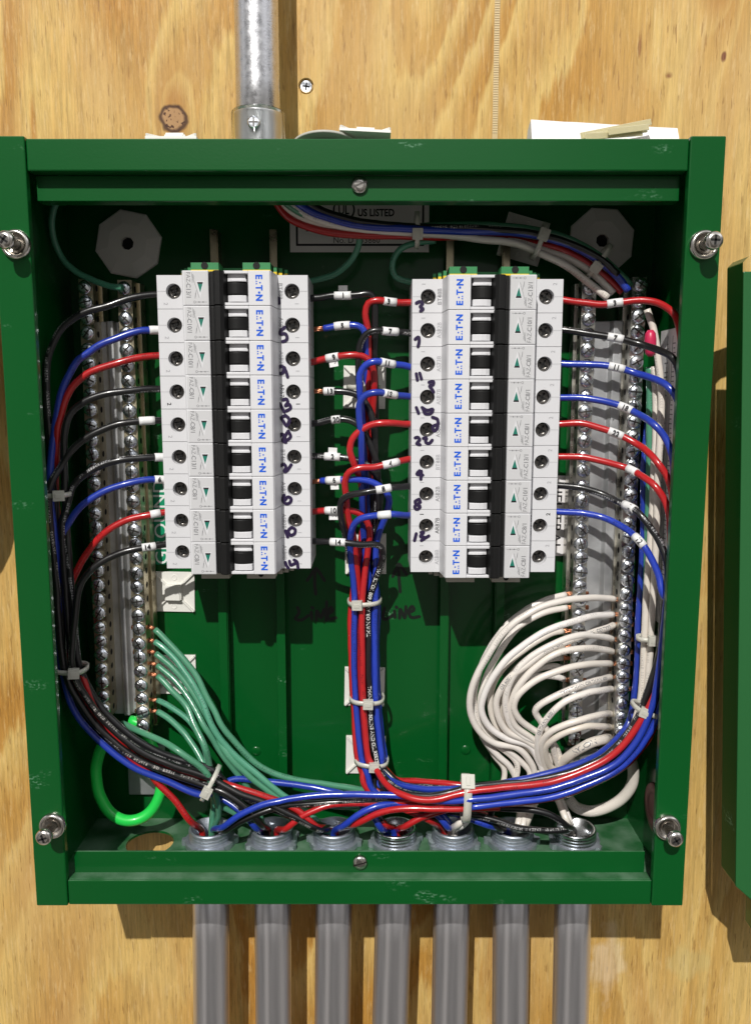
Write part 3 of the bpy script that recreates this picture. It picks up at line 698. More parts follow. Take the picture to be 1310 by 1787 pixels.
mb = MB(); mb.prism([Vector((x, YH(hf-1.7), z)) for x, z in [sk(*q) for q in ((.4, bot.z-1), (14.4, bot.z-14), (14.4, bot.z-35), (150, bot.z-35), (150, top.z-4.6), (.4, top.z-4.6))]], (0, -1.6, 0))
mb.build('cover_face', mat('lit_green_enamel', (0.018, 0.12, 0.032), 0.35, coat=.2), nc, bevel=.5)  # face lighter than the sides: the stronger light on it is put in the colour
mb = MB(); slab(10, 150, top.z-4, top.z+20, hf-1.7, hf-.1); mb.build('cover_lip', GREEN, nc, bevel=.4)
# unseen block of guessed form, added to throw the shade at the photo's other edge
mb = MB(); o_ = []; zb_, zt_ = P(0, 1062, -2).z+62, P(0, 480, -2).z+75; xr_ = -232
for k in range(9): th = -math.pi/2+math.pi/2*k/8; o_.append((xr_-60+60*math.cos(th), zb_+60+60*math.sin(th)))
o_ += [(xr_, zt_), (xr_-150, zt_), (xr_-150, zb_)]
mb.prism([(x, YH(70), z) for x, z in o_], (0, 66, 0))
tag(mb.build('cabinet_cover', GREEN, origin=(xr_-75, YH(40), (zb_+zt_)/2), bevel=1), 'unseen rounded green block, form guessed from the shade it casts beside the cabinet post', 'cabinet cover')

# ------------------------------------------------------------------ circuit breakers
PITCH = 18.12; HV = PITCH/2-.12
def breaker_shell(sg=1):
    mb = MB(); T, NZ = 52.0, 68.0
    for (u0, u1, cu) in ((0, 17.4, 9.0), (64.6, 82.3, 73.6)):
        mb.holed(lambda u, v: (u, -T, v), u0, u1, -HV, HV, cu, 0.4, 4.15, 28)
        mb.lathe((cu, -T, .4), (0, 1, 0), [(0, 4.15), (7, 4.0)], 28, cap0=False, cap1=True, mi=0)
        mb.quad((u0, -T, -HV), (u1, -T, -HV), (u1, -14, -HV), (u0, -14, -HV)); mb.quad((u0, -T, HV), (u0, -14, HV), (u1, -14, HV), (u1, -T, HV))
        x_ = u0 if u0 == 0 else u1; mb.quad((x_, -T, -HV), (x_, -T, HV), (x_, -12, HV), (x_, -12, -HV))
        mb.box(u0+ (0 if u0 == 0 else .2), u1-(0 if u0 else .2), -T-.12, -T-.01, .3, .42, 1) if False else None
    # nose flanks: sloped
    def blk(u0, u1, h0, h1, v0=-HV, v1=HV, mi=0): mb.box(u0, u1, -h1, -h0, v0, v1, mi)
    mb.prism([(17.4, -30, -HV), (17.4, -NZ+.6, -HV), (18.0, -NZ, -HV), (31.4, -NZ, -HV), (31.4, -30, -HV)], (0, 0, 2*HV))
    mb.prism([(52.2, -30, -HV), (52.2, -NZ, -HV), (63.6, -NZ, -HV), (64.4, -NZ+1.4, -HV), (66.0, -51.9, -HV), (66.0, -30, -HV)], (0, 0, 2*HV))
    blk(31.4, 52.2, 30, 57.5)                       # pocket floor
    for s_ in (-1, 1):                              # raised shoulders of the toggle pocket
        a_, b2 = sorted((s_*HV, s_*(HV-1.5))); blk(38.6, 52.2, 57.5, NZ-.3, a_, b2); blk(36.4, 38.6, NZ-2, NZ-.3+3.2, a_, b2) if False else None
        blk(41.0, 50.6, 57.5, 65.2 if s_*sg > 0 else 64.5, *sorted((s_*(HV-1.5), s_*3.6)))
        a_, b2 = sorted((s_*(HV-1.5), s_*3.6))
        # curved guard beside the toggle
        prof = [(41.2, -57.5), (41.2, -65.9), (43.5, -66.9), (46, -67.2), (48.5, -67.0), (51.0, -66.3), (51.0, -57.5)]
        if s_*sg < 0: mb.prism([(u, y, s_*3.6) for u, y in prof], (0, 0, s_*3.4))
        else: mb.prism([(u, y+1.0, s_*3.6) for u, y in prof], (0, 0, s_*1.3))
    blk(50.6, 52.2, 57.5, 61, -HV+1.5, HV-1.5)
    # side rib of the terminal ends
    return mb
def breaker_toggle():
    mb = MB()
    mb.box(31.7, 34.0, -66.2, -57, -HV+.1, HV-.1)
    mb.prism([(34.0, -57, -HV+.15), (34.0, -68.8, -HV+.15), (35.0, -70.4, -HV+.15), (37.6, -70.8, -HV+.15), (39.4, -69.2, -HV+.15), (40.9, -64, -HV+.15), (40.9, -57, -HV+.15)], (0, 0, 2*HV-.3))
    prof = [(41.0+ (51.2-41.0)*i/8, -57-11.2*math.sin(math.pi*(0.36+0.36*i/8))) for i in range(9)]
    mb.prism([(41.0, -56, -3.0)]+[(u, y+1.2, -3.0) for u, y in prof]+[(51.2, -56, -3.0)], (0, 0, 6.0))
    return mb
def screw_mb(cu):
    mb = MB(); mb.lathe((cu, -46.6, .4), (0, -1, 0), [(0, 3.75), (1.1, 3.75), (1.6, 3.1), (1.7, 2.2), (1.0, 2.0)], 20)
    for k in range(2):
        R_ = Matrix.Translation((cu, -48.1, .4)) @ Matrix.Rotation(.5+k*math.pi/2, 4, 'Y'); mb.box(-2.7, 2.7, -.55, .1, -.42, .42, 1, M=R_)
    return mb
def breaker_print(rate, code, dark):
    mb = MB(); y = -68.0-.12; d = (0, 0, -1); up = (1, 0, 0)
    mb.box(18.6, 31.2, y+.1, y+.02, -HV+.5, HV-.5, 4)
    mb.text('FAZ-', 2.1, (20.9, y, 8.0), d, up, 1, 0.0, 'L', .95); mb.text(rate+'/1', 2.25, (20.9, y, 2.2), d, up, 1, .02, 'L', .95)
    mb.text('xEffect', 1.3, (23.4, y, 7.2), d, up, 1, 0, 'L', .85)
    # contact window
    mb.poly([(27.4, y-.02, 3.1), (25.6+.1, y-.02, 3.1), (26.6, y-.02, -5.6)], 5) ; mb.v[-3:] = [Vector((29.2, y-.02, 3.5)), Vector((24.9, y-.02, 3.5)), Vector((27.0, y-.02, -5.4))]
    mb.poly([(28.6, y-.06, 3.0), (25.5, y-.06, 3.0), (27.0, y-.06, -2.4)], 3); mb.poly([(28.6, y-.09, 3.0), (25.5, y-.09, 3.0), (25.75, y-.09, 2.1), (28.35, y-.09, 2.1)], 6)
    def ln(a, b2, w=.16, mi=1):
        a = Vector((a[0], y-.05, a[1])); b2 = Vector((b2[0], y-.05, b2[1])); n_ = (b2-a).normalized().cross(Vector((0, 1, 0)))*w/2; mb.quad(a+n_, b2+n_, b2-n_, a-n_, mi)
    ln((22.6, 8), (26.4, -5.0)); ln((24.2, -5.4), (25.0, -1.2)); ln((24.2, -5.4), (24.5, -2.6)); ln((24.6, -7.2), (30.4, -7.2))
    mb.lathe((23.9, y-.05, -7.2), (0, -1, 0), [(0, .62), (.01, .62), (.01, .45), (0, .45)], 16, mi=1, cap0=False, cap1=False)
    for u in (26.3, 28.4): mb.poly([(u, y-.07, -6.75), (u-.5, y-.07, -7.2), (u, y-.07, -7.65), (u+.5, y-.07, -7.2)], 1)
    face = mb; mb = MB(); logo = mb
    # blue maker's lettering
    yl = y; s_ = 3.3; cu = 58.0
    def L_(ch, z, b=.045, sx=1.0, size=s_): mb.text(ch, size, (cu, yl, z), d, up, 2, b, 'C', sx)
    L_('E', 5.6, .035); L_('T', .1, .035, .9); L_('N', -5.0, .04, .95)
    mb.poly([(cu-1.65, yl, 3.9), (cu-1.65, yl, 3.0), (cu-.75, yl, 3.3)], 2); mb.poly([(cu-1.65, yl, 2.7), (cu-1.65, yl, 1.7), (cu-.8, yl, 2.2)], 2)
    mb.lathe((cu+.55, yl+.02, 2.75), (0, -1, 0), [(0, .42), (.03, .42)], 10, mi=2); mb.lathe((cu, yl+.02, -2.35), (0, -1, 0), [(0, .62), (.03, .62)], 16, mi=2)
    t2, t1 = MB(), MB()
    yt = -52.0-.1; q = 6 if dark else 7
    t2.text('2', 2.1, (4.6, yt, -6.3), d, up, q, 0 if not dark else .02); t1.text('1', 2.1, (76.2, yt, -6.3), d, up, q, 0 if not dark else .02)
    if code: t1.text(code, 2.2, (67.4, yt, .3), d, up, 6 if dark else 1 if random.random() < .3 else 7, 0, 'C', 1.0)
    if dark: t2.text('CF167253', 2.0, (15.0, yt, 0), d, up, 6, 0)
    for (a_, b2) in ((0.3, 4.6), (13.4, 17.0), (64.9, 69.2), (78.0, 82.0)): (t2 if a_ < 30 else t1).box(a_, b2, yt, yt+.05, .32, .46, 7)
    return (('rating_label', face), ('logo', logo), ('terminal_mark', t2), ('terminal_mark', t1))
PR = [M['white'], M['ink_grey'], M['ink_blue'], M['ink_teal'], M['label'], M['white'], M['ink_black'], M['ink_pale']]
proto = {}
def breaker(name, label, loc, flip, rate, code, dark, group):
    t_ = thing(name, label, 'circuit breaker', loc, group, (0, math.pi if flip else 0, 0))
    if not proto:
        proto['body'] = breaker_shell().build('body', [M['white'], M['white_in']], t_, local=True, bevel=.28)
        proto['tog'] = breaker_toggle().build('toggle', M['black'], t_, local=True, bevel=.3)
        proto['s1'] = screw_mb(9.0).build('terminal_screw', [M['darkscrew'], M['hole']], t_, local=True)
        proto['s2'] = screw_mb(73.6).build('terminal_screw', [M['darkscrew'], M['hole']], t_, local=True)
    else:
        for k in ('body', 'tog', 's1', 's2'):
            if k == 'body' and flip:
                if 'bodyf' not in proto: proto['bodyf'] = breaker_shell(-1).build('body', [M['white'], M['white_in']], t_, local=True, bevel=.28); continue
                k = 'bodyf'
            c = proto[k].copy(); COL.objects.link(c); c.parent = t_
            if k[0] == 's':
                cu = 9.0 if k == 's1' else 73.6
    for nm_, m_ in breaker_print(rate, code, dark): m_.build(nm_, PR, t_, local=True)
    return t_
rl = ['C13', 'C10', 'C10', 'C8', 'C8', 'C13', 'C8', 'C10', 'C8']; rr = ['C13', 'C10', 'C8', 'C8', 'C8', 'C13', 'C10', 'C8', 'C8']
cl = ['BT48B', 'AS82B', 'AS82B', 'AR67B', None, 'BT48B', 'AS87B', 'AS82B', 'AS88B']; cr = ['BT48B', 'AS82B', 'AS73B', 'AS87B', 'AS87B', 'BT48B', 'AS82B', 'AR87B', 'AS88B']
# felt-pen numbers: strokes in photo pixels on the terminal faces
penL = [ [[(486, 520), (487, 529)]],
 [[(497, 571), (490, 577), (489, 583), (497, 582), (501, 588), (499, 594), (493, 596)]],
 [[(497, 642), (490, 639), (485, 645), (488, 652), (494, 650), (496, 643), (499, 648), (502, 658)]],
 [[(488, 704), (492, 711), (496, 719)], [(494, 698), (500, 696), (502, 702), (498, 708), (505, 706), (507, 712), (500, 717)]],
 [[(498, 725), (491, 729), (495, 736), (500, 743), (505, 735), (503, 729), (498, 725)], [(488, 762), (492, 757), (496, 762), (493, 769), (499, 772)], [(503, 752), (507, 762), (500, 768), (497, 763), (503, 752)]],
 [[(490, 813), (495, 810), (499, 815), (496, 823), (500, 822), (508, 811)]],
 [[(496, 864), (493, 872), (499, 879), (506, 877), (508, 870), (502, 867), (497, 873)]],
 [[(498, 926), (500, 932), (502, 937)], [(509, 920), (503, 926), (507, 934), (514, 931), (515, 924), (509, 920)]],
 [[(498, 981), (500, 987), (503, 991)], [(505, 979), (507, 986), (515, 983)], [(513, 977), (518, 980), (520, 991)]] ]
penR = [ [[(726, 529), (733, 526), (737, 530), (733, 535), (738, 539), (733, 543)]],
 [[(724, 592), (730, 588), (731, 596), (729, 605)]],
 [[(726, 652), (728, 663)], [(732, 651), (735, 661)]],
 [[(726, 711), (730, 721)], [(736, 711), (745, 716), (755, 714), (752, 721), (742, 722), (738, 714)], [(748, 667), (756, 666), (755, 672), (749, 673), (754, 680), (756, 684)]],
 [[(724, 764), (729, 763), (732, 767), (727, 774), (733, 776)], [(738, 765), (744, 764), (742, 771), (748, 774), (754, 768)], [(754, 728), (763, 732), (762, 748), (757, 752), (755, 744), (762, 741)]],
 [[(732, 821), (727, 827), (738, 829)], [(735, 822), (734, 836)]],
 [[(731, 871), (724, 875), (726, 880), (733, 884), (727, 889), (723, 884), (733, 876), (731, 871)]],
 [[(726, 931), (723, 943)], [(734, 929), (739, 929), (733, 936), (742, 938), (735, 943), (748, 935)]],
 [] ]
for side, rates, codes, pens, x0, ztop in ((0, rl, cl, penL, -110.4, 345.6), (1, rr, cr, penR, 111.2, 343.5)):
    for i in range(9):
        z_ = ztop-PITCH*(i+.5); bank = 'ground bars' if side == 0 else 'neutral bars'
        pos = 'top' if i == 0 else 'lowest' if i == 8 else ordn[i]+' from top'
        lab = f'white {rates[i]} breaker, {pos} of the nine in the bank by the {bank}'
        lab = lab.replace('ground bars', 'GROUND sticker').replace('neutral bars', 'NEUTRAL sticker')
        b = breaker('circuit_breaker', lab, (x0, YH(0), z_), side == 1, rates[i], codes[i], i == (3 if side == 0 else 7), 'breakers in the bank by the '+bank)
        if pens[i]:
            mb = MB(); strokes(mb, pens[i], 52.35, 1.9)
            k = Vector(b.location)/S
            mb.v = [(v-k) if side == 0 else Vector((-(v-k).x, (v-k).y, -(v-k).z)) for v in mb.v]
            mb.build('pen_number', M['pen'], b, local=True)
    # green and yellow ground terminal above each bank, end clamp below
    xc = (x0+41) if side == 0 else (x0-41)
    t_ = thing('ground_terminal_block', 'green and yellow ground terminal block above the breaker bank by the '+('GROUND sticker' if side == 0 else 'NEUTRAL sticker'), 'terminal block', (xc, YH(12), ztop+4))
    mb = MB(); 
    mb.box(xc-26, xc+26, YH(42), YH(11), ztop+.3, ztop+5.2, 0); mb.box(xc-26, xc+26, YH(42.3), YH(11), ztop+.3, ztop+2.2, 1)
    for s_ in (-1, 1):
        mb.box(xc+s_*14-7.5, xc+s_*14+7.5, YH(55), YH(42), ztop+2.2, ztop+6.0, 0); mb.box(xc+s_*14-7.5, xc+s_*14+7.5, YH(55.2), YH(42), ztop+.3, ztop+2.2, 1)
        mb.lathe((xc+s_*14, YH(55.3), ztop+4.4), (0, -1, 0), [(0, 1.9), (.1, 1.9)], 16, mi=2)
        for k in range(3):
            xx = xc+s_*(23.4+k*2.6); mb.box(xx-.9, xx+.9, YH(50-k*3), YH(20), ztop+1.9, ztop+4.6-k*.3, 0); mb.box(xx-.9, xx+.9, YH(50.2-k*3), YH(20), ztop-.2, ztop+1.9, 1)
    mb.build('terminal_body', [M['gyg'], M['gyy'], M['hole']], t_, bevel=.3)
    zb_ = ztop-9*PITCH
    mb = MB(); mb.box(xc-24, xc+26, YH(30), YH(11), zb_-7.0, zb_-.3)
    for s_ in (-1, 1): mb.box(xc+s_*13-8, xc+s_*13+8, YH(54), YH(30), zb_-5.4, zb_-.3)
    for k in range(4): mb.box(xc+(20+k*3)*(1 if side == 0 else -1)-1.1, xc+(20+k*3)*(1 if side == 0 else -1)+1.1, YH(48-k*3), YH(12), zb_-5+k*.3, zb_-.2)
    mb.lathe((xc+13, YH(54.1), zb_-3.0), (0, -1, 0), [(0, 1.5), (.1, 1.5)], 12, mi=1)
    tag(mb.build('end_clamp', [M['beige'], M['hole']], origin=(xc, YH(12), zb_-3), bevel=.3), 'beige end clamp just below the breaker bank by the '+('GROUND sticker' if side == 0 else 'NEUTRAL sticker'), 'end clamp')

# ------------------------------------------------------------------ terminal bars
scr_proto = None
def bar(name_l, pt, pb, n, mt, inner, first_label):
    """pt/pb: photo pixels of the first and last screw"""
    a, b_ = P(*pt, 27), P(*pb, 27); d = (b_-a)/(n-1); L = (b_-a).normalized()
    t_ = thing('terminal_bar', first_label, 'terminal bar', ((a.x+b_.x)/2, YH(18), (a.z+b_.z)/2), 'screw terminal bars')
    s_ = (b_-a).cross(Vector((0, 1, 0))).normalized(); s_ = s_ if s_.x > 0 else -s_
    mb = MB(); e0, e1 = a-L*4.6, b_+L*5.0; w = 4.1
    def ring(p, h0, h1): return [Vector((p.x, YH(h0), p.z))-s_*w, Vector((p.x, YH(h1), p.z))-s_*w, Vector((p.x, YH(h1), p.z))+s_*w, Vector((p.x, YH(h0), p.z))+s_*w]
    mb.prism(ring(e0, 13, 25), e1-e0)
    for k in range(n):
        p = a+d*k; pc = Vector((p.x, YH(19), p.z))+s_*inner*(w+.02)
        mb.lathe(pc, s_*inner, [(0, 1.9), (.05, 1.9)], 12, mi=1)
    # lower flange strip on the visible flank
    mb2 = MB(); off = s_*inner*(w-.2)
    def r2(p, h0, h1, ww): return [Vector((p.x, YH(h0), p.z))+off-s_*ww, Vector((p.x, YH(h1), p.z))+off-s_*ww, Vector((p.x, YH(h1), p.z))+off+s_*ww, Vector((p.x, YH(h0), p.z))+off+s_*ww]
    mb2.prism(r2(e0, 3, 12.8, 1.5), e1-e0)
    mb.build('bar', [mt, M['hole']], t_, bevel=.3); mb2.build('bar_support', mt, t_, bevel=.3)
    global scr_proto
    for k in range(n):
        p = a+d*k; jx, ja = random.uniform(-.35, .35), random.uniform(0, math.pi)
        if scr_proto is None:
            m_ = MB(); m_.lathe((0, 0, 0), (0, -1, 0), [(0, 3.6), (.5, 4.1), (1.2, 4.1), (1.8, 3.6), (2.3, 2.7), (2.6, 1.7), (2.7, .5)], 22)
            q = m_.build('terminal_screw', [M['screw'], M['darkscrew']], t_, local=True); scr_proto = q
            m_ = MB(); m_.box(-3.3, 3.3, -2.76, -1.2, -.42, .42, 0); m_.box(-.38, .38, -2.75, -1.3, -1.7, 1.7, 0)
            sl = m_.build('drive_slot', M['darkscrew'], q, local=True); scr_proto_s = sl; bar.sl = sl
        else:
            q = scr_proto.copy(); COL.objects.link(q); q.parent = t_
            sl = bar.sl.copy(); COL.objects.link(sl); sl.parent = q
        q.location = (Vector((p.x+jx*.6, YH(25)+random.uniform(-.5, .3), p.z+jx))-Vector(t_.location)/S)*S
        q.rotation_euler = (random.uniform(-.07, .07), ja, random.uniform(-.07, .07))
        q.scale = (1+random.uniform(-.04, .04),)*3
    return a, b_, d
bar('a', (148, 500), (180, 1240), 30, M['brass'], 1, 'dull brass screw bar next to the cabinet wall, on the ground wire side')
BB = bar('b', (216, 502), (249, 1268), 31, M['brass'], 1, 'brass screw bar holding the green ground wires')
BC = bar('c', (1029, 503), (1003, 1290), 32, M['nickel'], -1, 'silver screw bar holding white wires, nearer the breakers')
BD = bar('d', (1117, 497), (1083, 1300), 33, M['nickel'], -1, 'silver screw bar holding white wires, nearer the cabinet wall')
for (xl, xr, y0, y1, lab) in ((168, 213, 561, 1246, 'grey galvanised bracket between the two ground bars'), (1036, 1104, 560, 1290, 'grey galvanised bracket between the two neutral bars')):
    a, b_ = P(xl, y0, 13), P(xr, y0, 13); z0, z1 = P(xl, y1, 13).z, a.z
    mb = MB(); w = b_.x-a.x
    pr = [(a.x, YH(2)), (a.x, YH(13)), (a.x+w*.40, YH(13)), (a.x+w*.48, YH(16)), (a.x+w*.70, YH(16)), (a.x+w*.78, YH(12)), (b_.x, YH(12)), (b_.x, YH(2)), (b_.x-1.2, YH(2)), (b_.x-1.2, YH(10.8)), (a.x+1.2, YH(10.8)), (a.x+1.2, YH(2))]
    mb.prism([(x, y, z0) for x, y in pr], (0, 0, z1-z0))
    f0, f1 = (P(222, 1300, 3), P(290, 1386, 3)) if xl < 500 else (P(985, 1305, 3), P(1042, 1345, 3)); mb.box(f0.x, f1.x, YH(4), YH(.4), f1.z, f0.z); mb.box((f0.x+f1.x)/2-6, (f0.x+f1.x)/2+6, YH(28), YH(3), f1.z+8, f1.z+9.5) if False else None
    tag(mb.build('bar_bracket', M['galv'], origin=((a.x+b_.x)/2, YH(8), (z0+z1)/2), bevel=.8), lab, 'bracket')

# ------------------------------------------------------------------ wires
def pp(s_): return [tuple(float(q) for q in w.split(',')) for w in s_.split()]
def clampx(p, r):
    p.x = max(-176.2+r, min(176.2-r, p.x)); return p
def guide(g, slot, i0=0, i1=None, rev=False):
    """part of a bundle's centre line, shifted sideways (pixels) and in depth (mm)"""
    a, b = slot; g = g[i0:i1]; out = []
    for i, (x, y, h) in enumerate(g):
        p, q = g[max(i-1, 0)], g[min(i+1, len(g)-1)]
        dx, dy = q[0]-p[0], q[1]-p[1]; l = math.hypot(dx, dy) or 1
        j = random.uniform(-1, 1)
        out.append((x+dy/l*a+j, y-dx/l*a+j*.6, h+b))
    return out[::-1] if rev else out
def wire(color, pts, label, group, hs=None, r=1.95, down=True, mark=None, bare=None, mt=None, cat='wire', name=None, text=None):
    """pts: (x,y[,h]) photo pixels; hs: (fraction,h) pairs for those without h"""
    n = len(pts); L = [0.0]
    for i in range(1, n): L.append(L[-1]+math.hypot(pts[i][0]-pts[i-1][0], pts[i][1]-pts[i-1][1]))
    P3 = []
    for i, q in enumerate(pts):
        if len(q) > 2: h = q[2]
        else:
            t = L[i]/max(L[-1], 1e-6); h = hs[-1][1]
            for (t0, h0), (t1, h1) in zip(hs, hs[1:]):
                if t0 <= t <= t1: h = h0+(h1-h0)*(t-t0)/max(t1-t0, 1e-6); break
            if t < hs[0][0]: h = hs[0][1]
        P3.append(clampx(P(q[0], q[1], h), r))
    if down:
        e_ = P3[-1]; P3 += [e_+Vector((0, 0, -9)), e_+Vector((0, 0, -20))]
    sp_ = spline(P3, 2.0)
    sd = random.uniform(0, 100)
    for i in range(3, len(sp_)-3):
        q = sp_[i]*0.035; q2 = sp_[i]*0.11
        sp_[i] = sp_[i] + noise.noise_vector(q+Vector((sd, 0, 0)))*0.75*min(1, i/20) + noise.noise_vector(q2+Vector((0, sd, 0)))*0.22
    o3 = sp_[0].copy()
    if bare:
        k = 0; acc = 0.0
        while acc < bare and k < len(sp_)-2: acc += (sp_[k+1]-sp_[k]).length; k += 1
        bp = sp_[:k+1]; sp_ = sp_[k:]
    mb = MB(); mb.tube(sp_, r, 12, uvscale=1.0)
    for (tx_, s0, sz) in (text or ()):
        vs, fs, (gx0, gx1, _) = glyphs(tx_, .02); k = sz/CAPH
        cum = [0.0]
        for i in range(1, len(sp_)): cum.append(cum[-1]+(sp_[i]-sp_[i-1]).length)
        nv = len(mb.v); pa = sp_[min(range(len(cum)), key=lambda q: abs(cum[q]-s0))]; pb = sp_[min(range(len(cum)), key=lambda q: abs(cum[q]-s0-(gx1-gx0)*k))]
        rev = (pb.x < pa.x)
        for (x, y) in vs:
            sx_ = s0 + ((gx1-x) if rev else (x-gx0))*k; i = 1
            while i < len(cum)-1 and cum[i] < sx_: i += 1
            f = (sx_-cum[i-1])/max(cum[i]-cum[i-1], 1e-6); p = sp_[i-1].lerp(sp_[i], f)
            T = (sp_[min(i+1, len(sp_)-1)]-sp_[max(i-2, 0)]).normalized(); T = -T if rev else T
            nn = (CAM-p).normalized(); nn = (nn-T*nn.dot(T)).normalized(); bb = nn.cross(T)
            a = (y*k-sz/2)/r; mb.v.append(p+nn*(math.cos(a)*(r+.06))+bb*(math.sin(a)*(r+.06)))
        for f in fs: mb.face([nv+q for q in f], 1)
    o = mb.build(name or color+'_wire', [mt or WM[color], M['white_ink'] if color == 'black' else M['ink_grey'] if color == 'white' else M['ink_black']], origin=sp_[len(sp_)//2])
    tag(o, label, cat, group)
    if bare:
        b = MB(); b.tube(bp, r*.55, 7)
        for k in range(5):
            an = k*1.256; off = [p_+Vector((0, math.cos(an+i_*.5), math.sin(an+i_*.5)))*r*.48 for i_, p_ in enumerate(bp)]
            b.tube(off, r*.3, 5)
        b.build('copper_end', M['copper'], o)
    if mark:
        tx, txt = abs(mark[0]), mark[1]; acc = 0; best = (1e9, 3)
        for k in range(1, len(sp_)-3):
            acc += (sp_[k]-sp_[k-1]).length
            if acc > 75: break
            best = min(best, (abs(proj(sp_[k])[0]-tx), k))
        i = best[1]; k = i; acc = 0; ln = 5.0
        while acc < ln/2 and k < len(sp_)-1: acc += (sp_[k+1]-sp_[k]).length; k += 1
        k0 = i; acc = 0
        while acc < ln/2 and k0 > 0: acc += (sp_[k0]-sp_[k0-1]).length; k0 -= 1
        seg = sp_[k0:k+1]
        m_ = MB(); m_.tube(seg, r+.42, 14)
        T_ = (seg[-1]-seg[0]).normalized(); 
        if T_.x < 0: T_ = -T_
        up = Vector((0, -1, 0)).cross(T_).normalized()
        if up.z < 0: up = -up
        c = (seg[0]+seg[-1]+seg[len(seg)//2]*2)/4 + (CAM-seg[0]).normalized()*(r+1.0)
        if txt: m_.text(txt, 2.9, c, T_, up, 1, .03, 'C', .9)
        if len(mark) > 2:   # loose flag end of the tape
            s_ = mark[2]; mid = (seg[0]+seg[-1])/2; dz = up*s_
            a_ = mid-T_*2.6+dz*(r+.2); b2 = mid+T_*2.6+dz*(r+.2)
            m_.prism([a_, b2, b2+dz*3.2+Vector((0, -.4, 0)), a_+dz*3.2+Vector((0, -.4, 0))], (0, -.22, 0))
        m_.build('number_sleeve', [M['sleeve'], M['ink_black']], o)
    return o
CON = [(x, 1450, 30) for x in (366, 472, 580, 688, 788, 893, 1003)]
def con(k, dx=0, dh=0):
    x, y, h = CON[k-1]; return [(x+dx, y+dh*.9, h+dh)]
GL, GR, GC = 'load wires of the ground side bank', 'load wires of the neutral side bank', 'line wires between the banks'

# --- load wires of the bank by the ground bars
BL = [(92, 780, 52), (95, 847, 52), (99, 930, 51), (107, 1030, 50), (122, 1165, 50), (150, 1226, 49), (192, 1277, 47), (240, 1314, 46), (300, 1341, 45), (366, 1364, 44)]
H0 = [(0, 37), (.12, 41), (.3, 45), (.6, 48), (1, 51)]
def head(s_, hs=H0):
    pts = pp(s_); L = [0.0]
    for i in range(1, len(pts)): L.append(L[-1]+math.hypot(pts[i][0]-pts[i-1][0], pts[i][1]-pts[i-1][1]))
    out = []
    for i, q in enumerate(pts):
        t = L[i]/L[-1]
        for (t0, h0), (t1, h1) in zip(hs, hs[1:]):
            if t0 <= t <= t1+1e-9: h = h0+(h1-h0)*(t-t0)/(t1-t0); break
        out.append((q[0], q[1], h))
    return out
lw = [
 ('black', '280,514 258,515 225,522 188,534 151,543 124,558 106,575 92,602 83,634 78,680 77,740', (-14, -5), 1, pp('400,1390 436,1424')+con(2, -6, 3), None),
 ('blue', '282,576 255,576 243,577 209,588 174,602 151,618 135,630 122,653 110,680 101,715 94,754', (-24, 1), 1, [(407, 1360, 36), (459, 1363, 34), (498, 1367, 34), (560, 1378, 36), (610, 1392, 40), (645, 1418, 44), (664, 1445, 45)]+con(4, -12), (-272, '')),
 ('red', '286,620 260,622 243,624 209,633 174,643 151,653 129,673 115,696 106,726 99,754', (3, -7), 1, [(400, 1371, 46), (432, 1380, 47), (476, 1394, 47), (520, 1414, 47), (550, 1440, 46)]+con(3, -8), None),
 ('black', '288,679 260,679 243,680 209,684 174,691 147,702 126,718 113,745', (19, -2), 1, [(420, 1392, 40), (500, 1420, 42), (556, 1446, 44)]+con(3, -2, -3), None),
 ('black', '292,734 270,734 250,735 220,738 197,743 163,756 138,772 120,792 108,812', (-9, 4), 1, [(395, 1384, 50), (430, 1410, 50), (455, 1440, 48)]+con(2, -3, 0), (-258, '')),
 ('black', '292,798 270,798 242,800 210,803 188,808 167,816 145,830 128,849 122,868 116,890 109,915', (9, -1), 3, [(400, 1380, 38), (470, 1408, 40), (540, 1436, 43)]+con(3, -10, -4), (-282, '')),
 ('blue', '292,837 270,837 252,838 220,845 188,854 163,866 143,881 124,905 111,928 105,954', (-19, -6), 3, [(395, 1398, 40), (425, 1422, 44), (446, 1446, 45)]+con(2, -12), (-282, '6')),
 ('red', '298,893 280,895 263,898 231,905 210,913 188,926 167,945 152,964 139,988 128,1013 121,1039 119,1058 122,1100 138,1165 155,1205 176,1245 205,1290 232,1324 255,1342 277,1370 307,1400 332,1432', None, 0, con(1, -14), (-272, '')),
 ('black', '300,949 280,951 264,954 248,956 220,962 188,975 163,992 150,1007 139,1026 133,1060', (6, 4), 4, [(420, 1385, 50), (470, 1403, 50), (520, 1428, 49), (550, 1446, 47)]+con(3, -14), (-257, '14')),
]
for i, (c, hd, sl, j, tail, mk) in enumerate(lw):
    pos = 'top' if i == 0 else 'lowest' if i == 8 else ordn[i]
    hdp = head(hd) if i != 7 else head(hd, [(0, 37), (.05, 41), (.18, 45), (.4, 47), (.6, 48), (1, 42)])
    body = guide(BL, sl, j) if sl else []
    tail = [t if len(t) > 2 else (t[0], t[1], 47) for t in tail]
    if mk and mk[1] is None: mk = None
    lab = f'{c} wire leaving the {pos} breaker of the bank by the GROUND sticker, outer side'
    wire(c, hdp+body+tail, lab, GL, mark=mk, r=2.0)

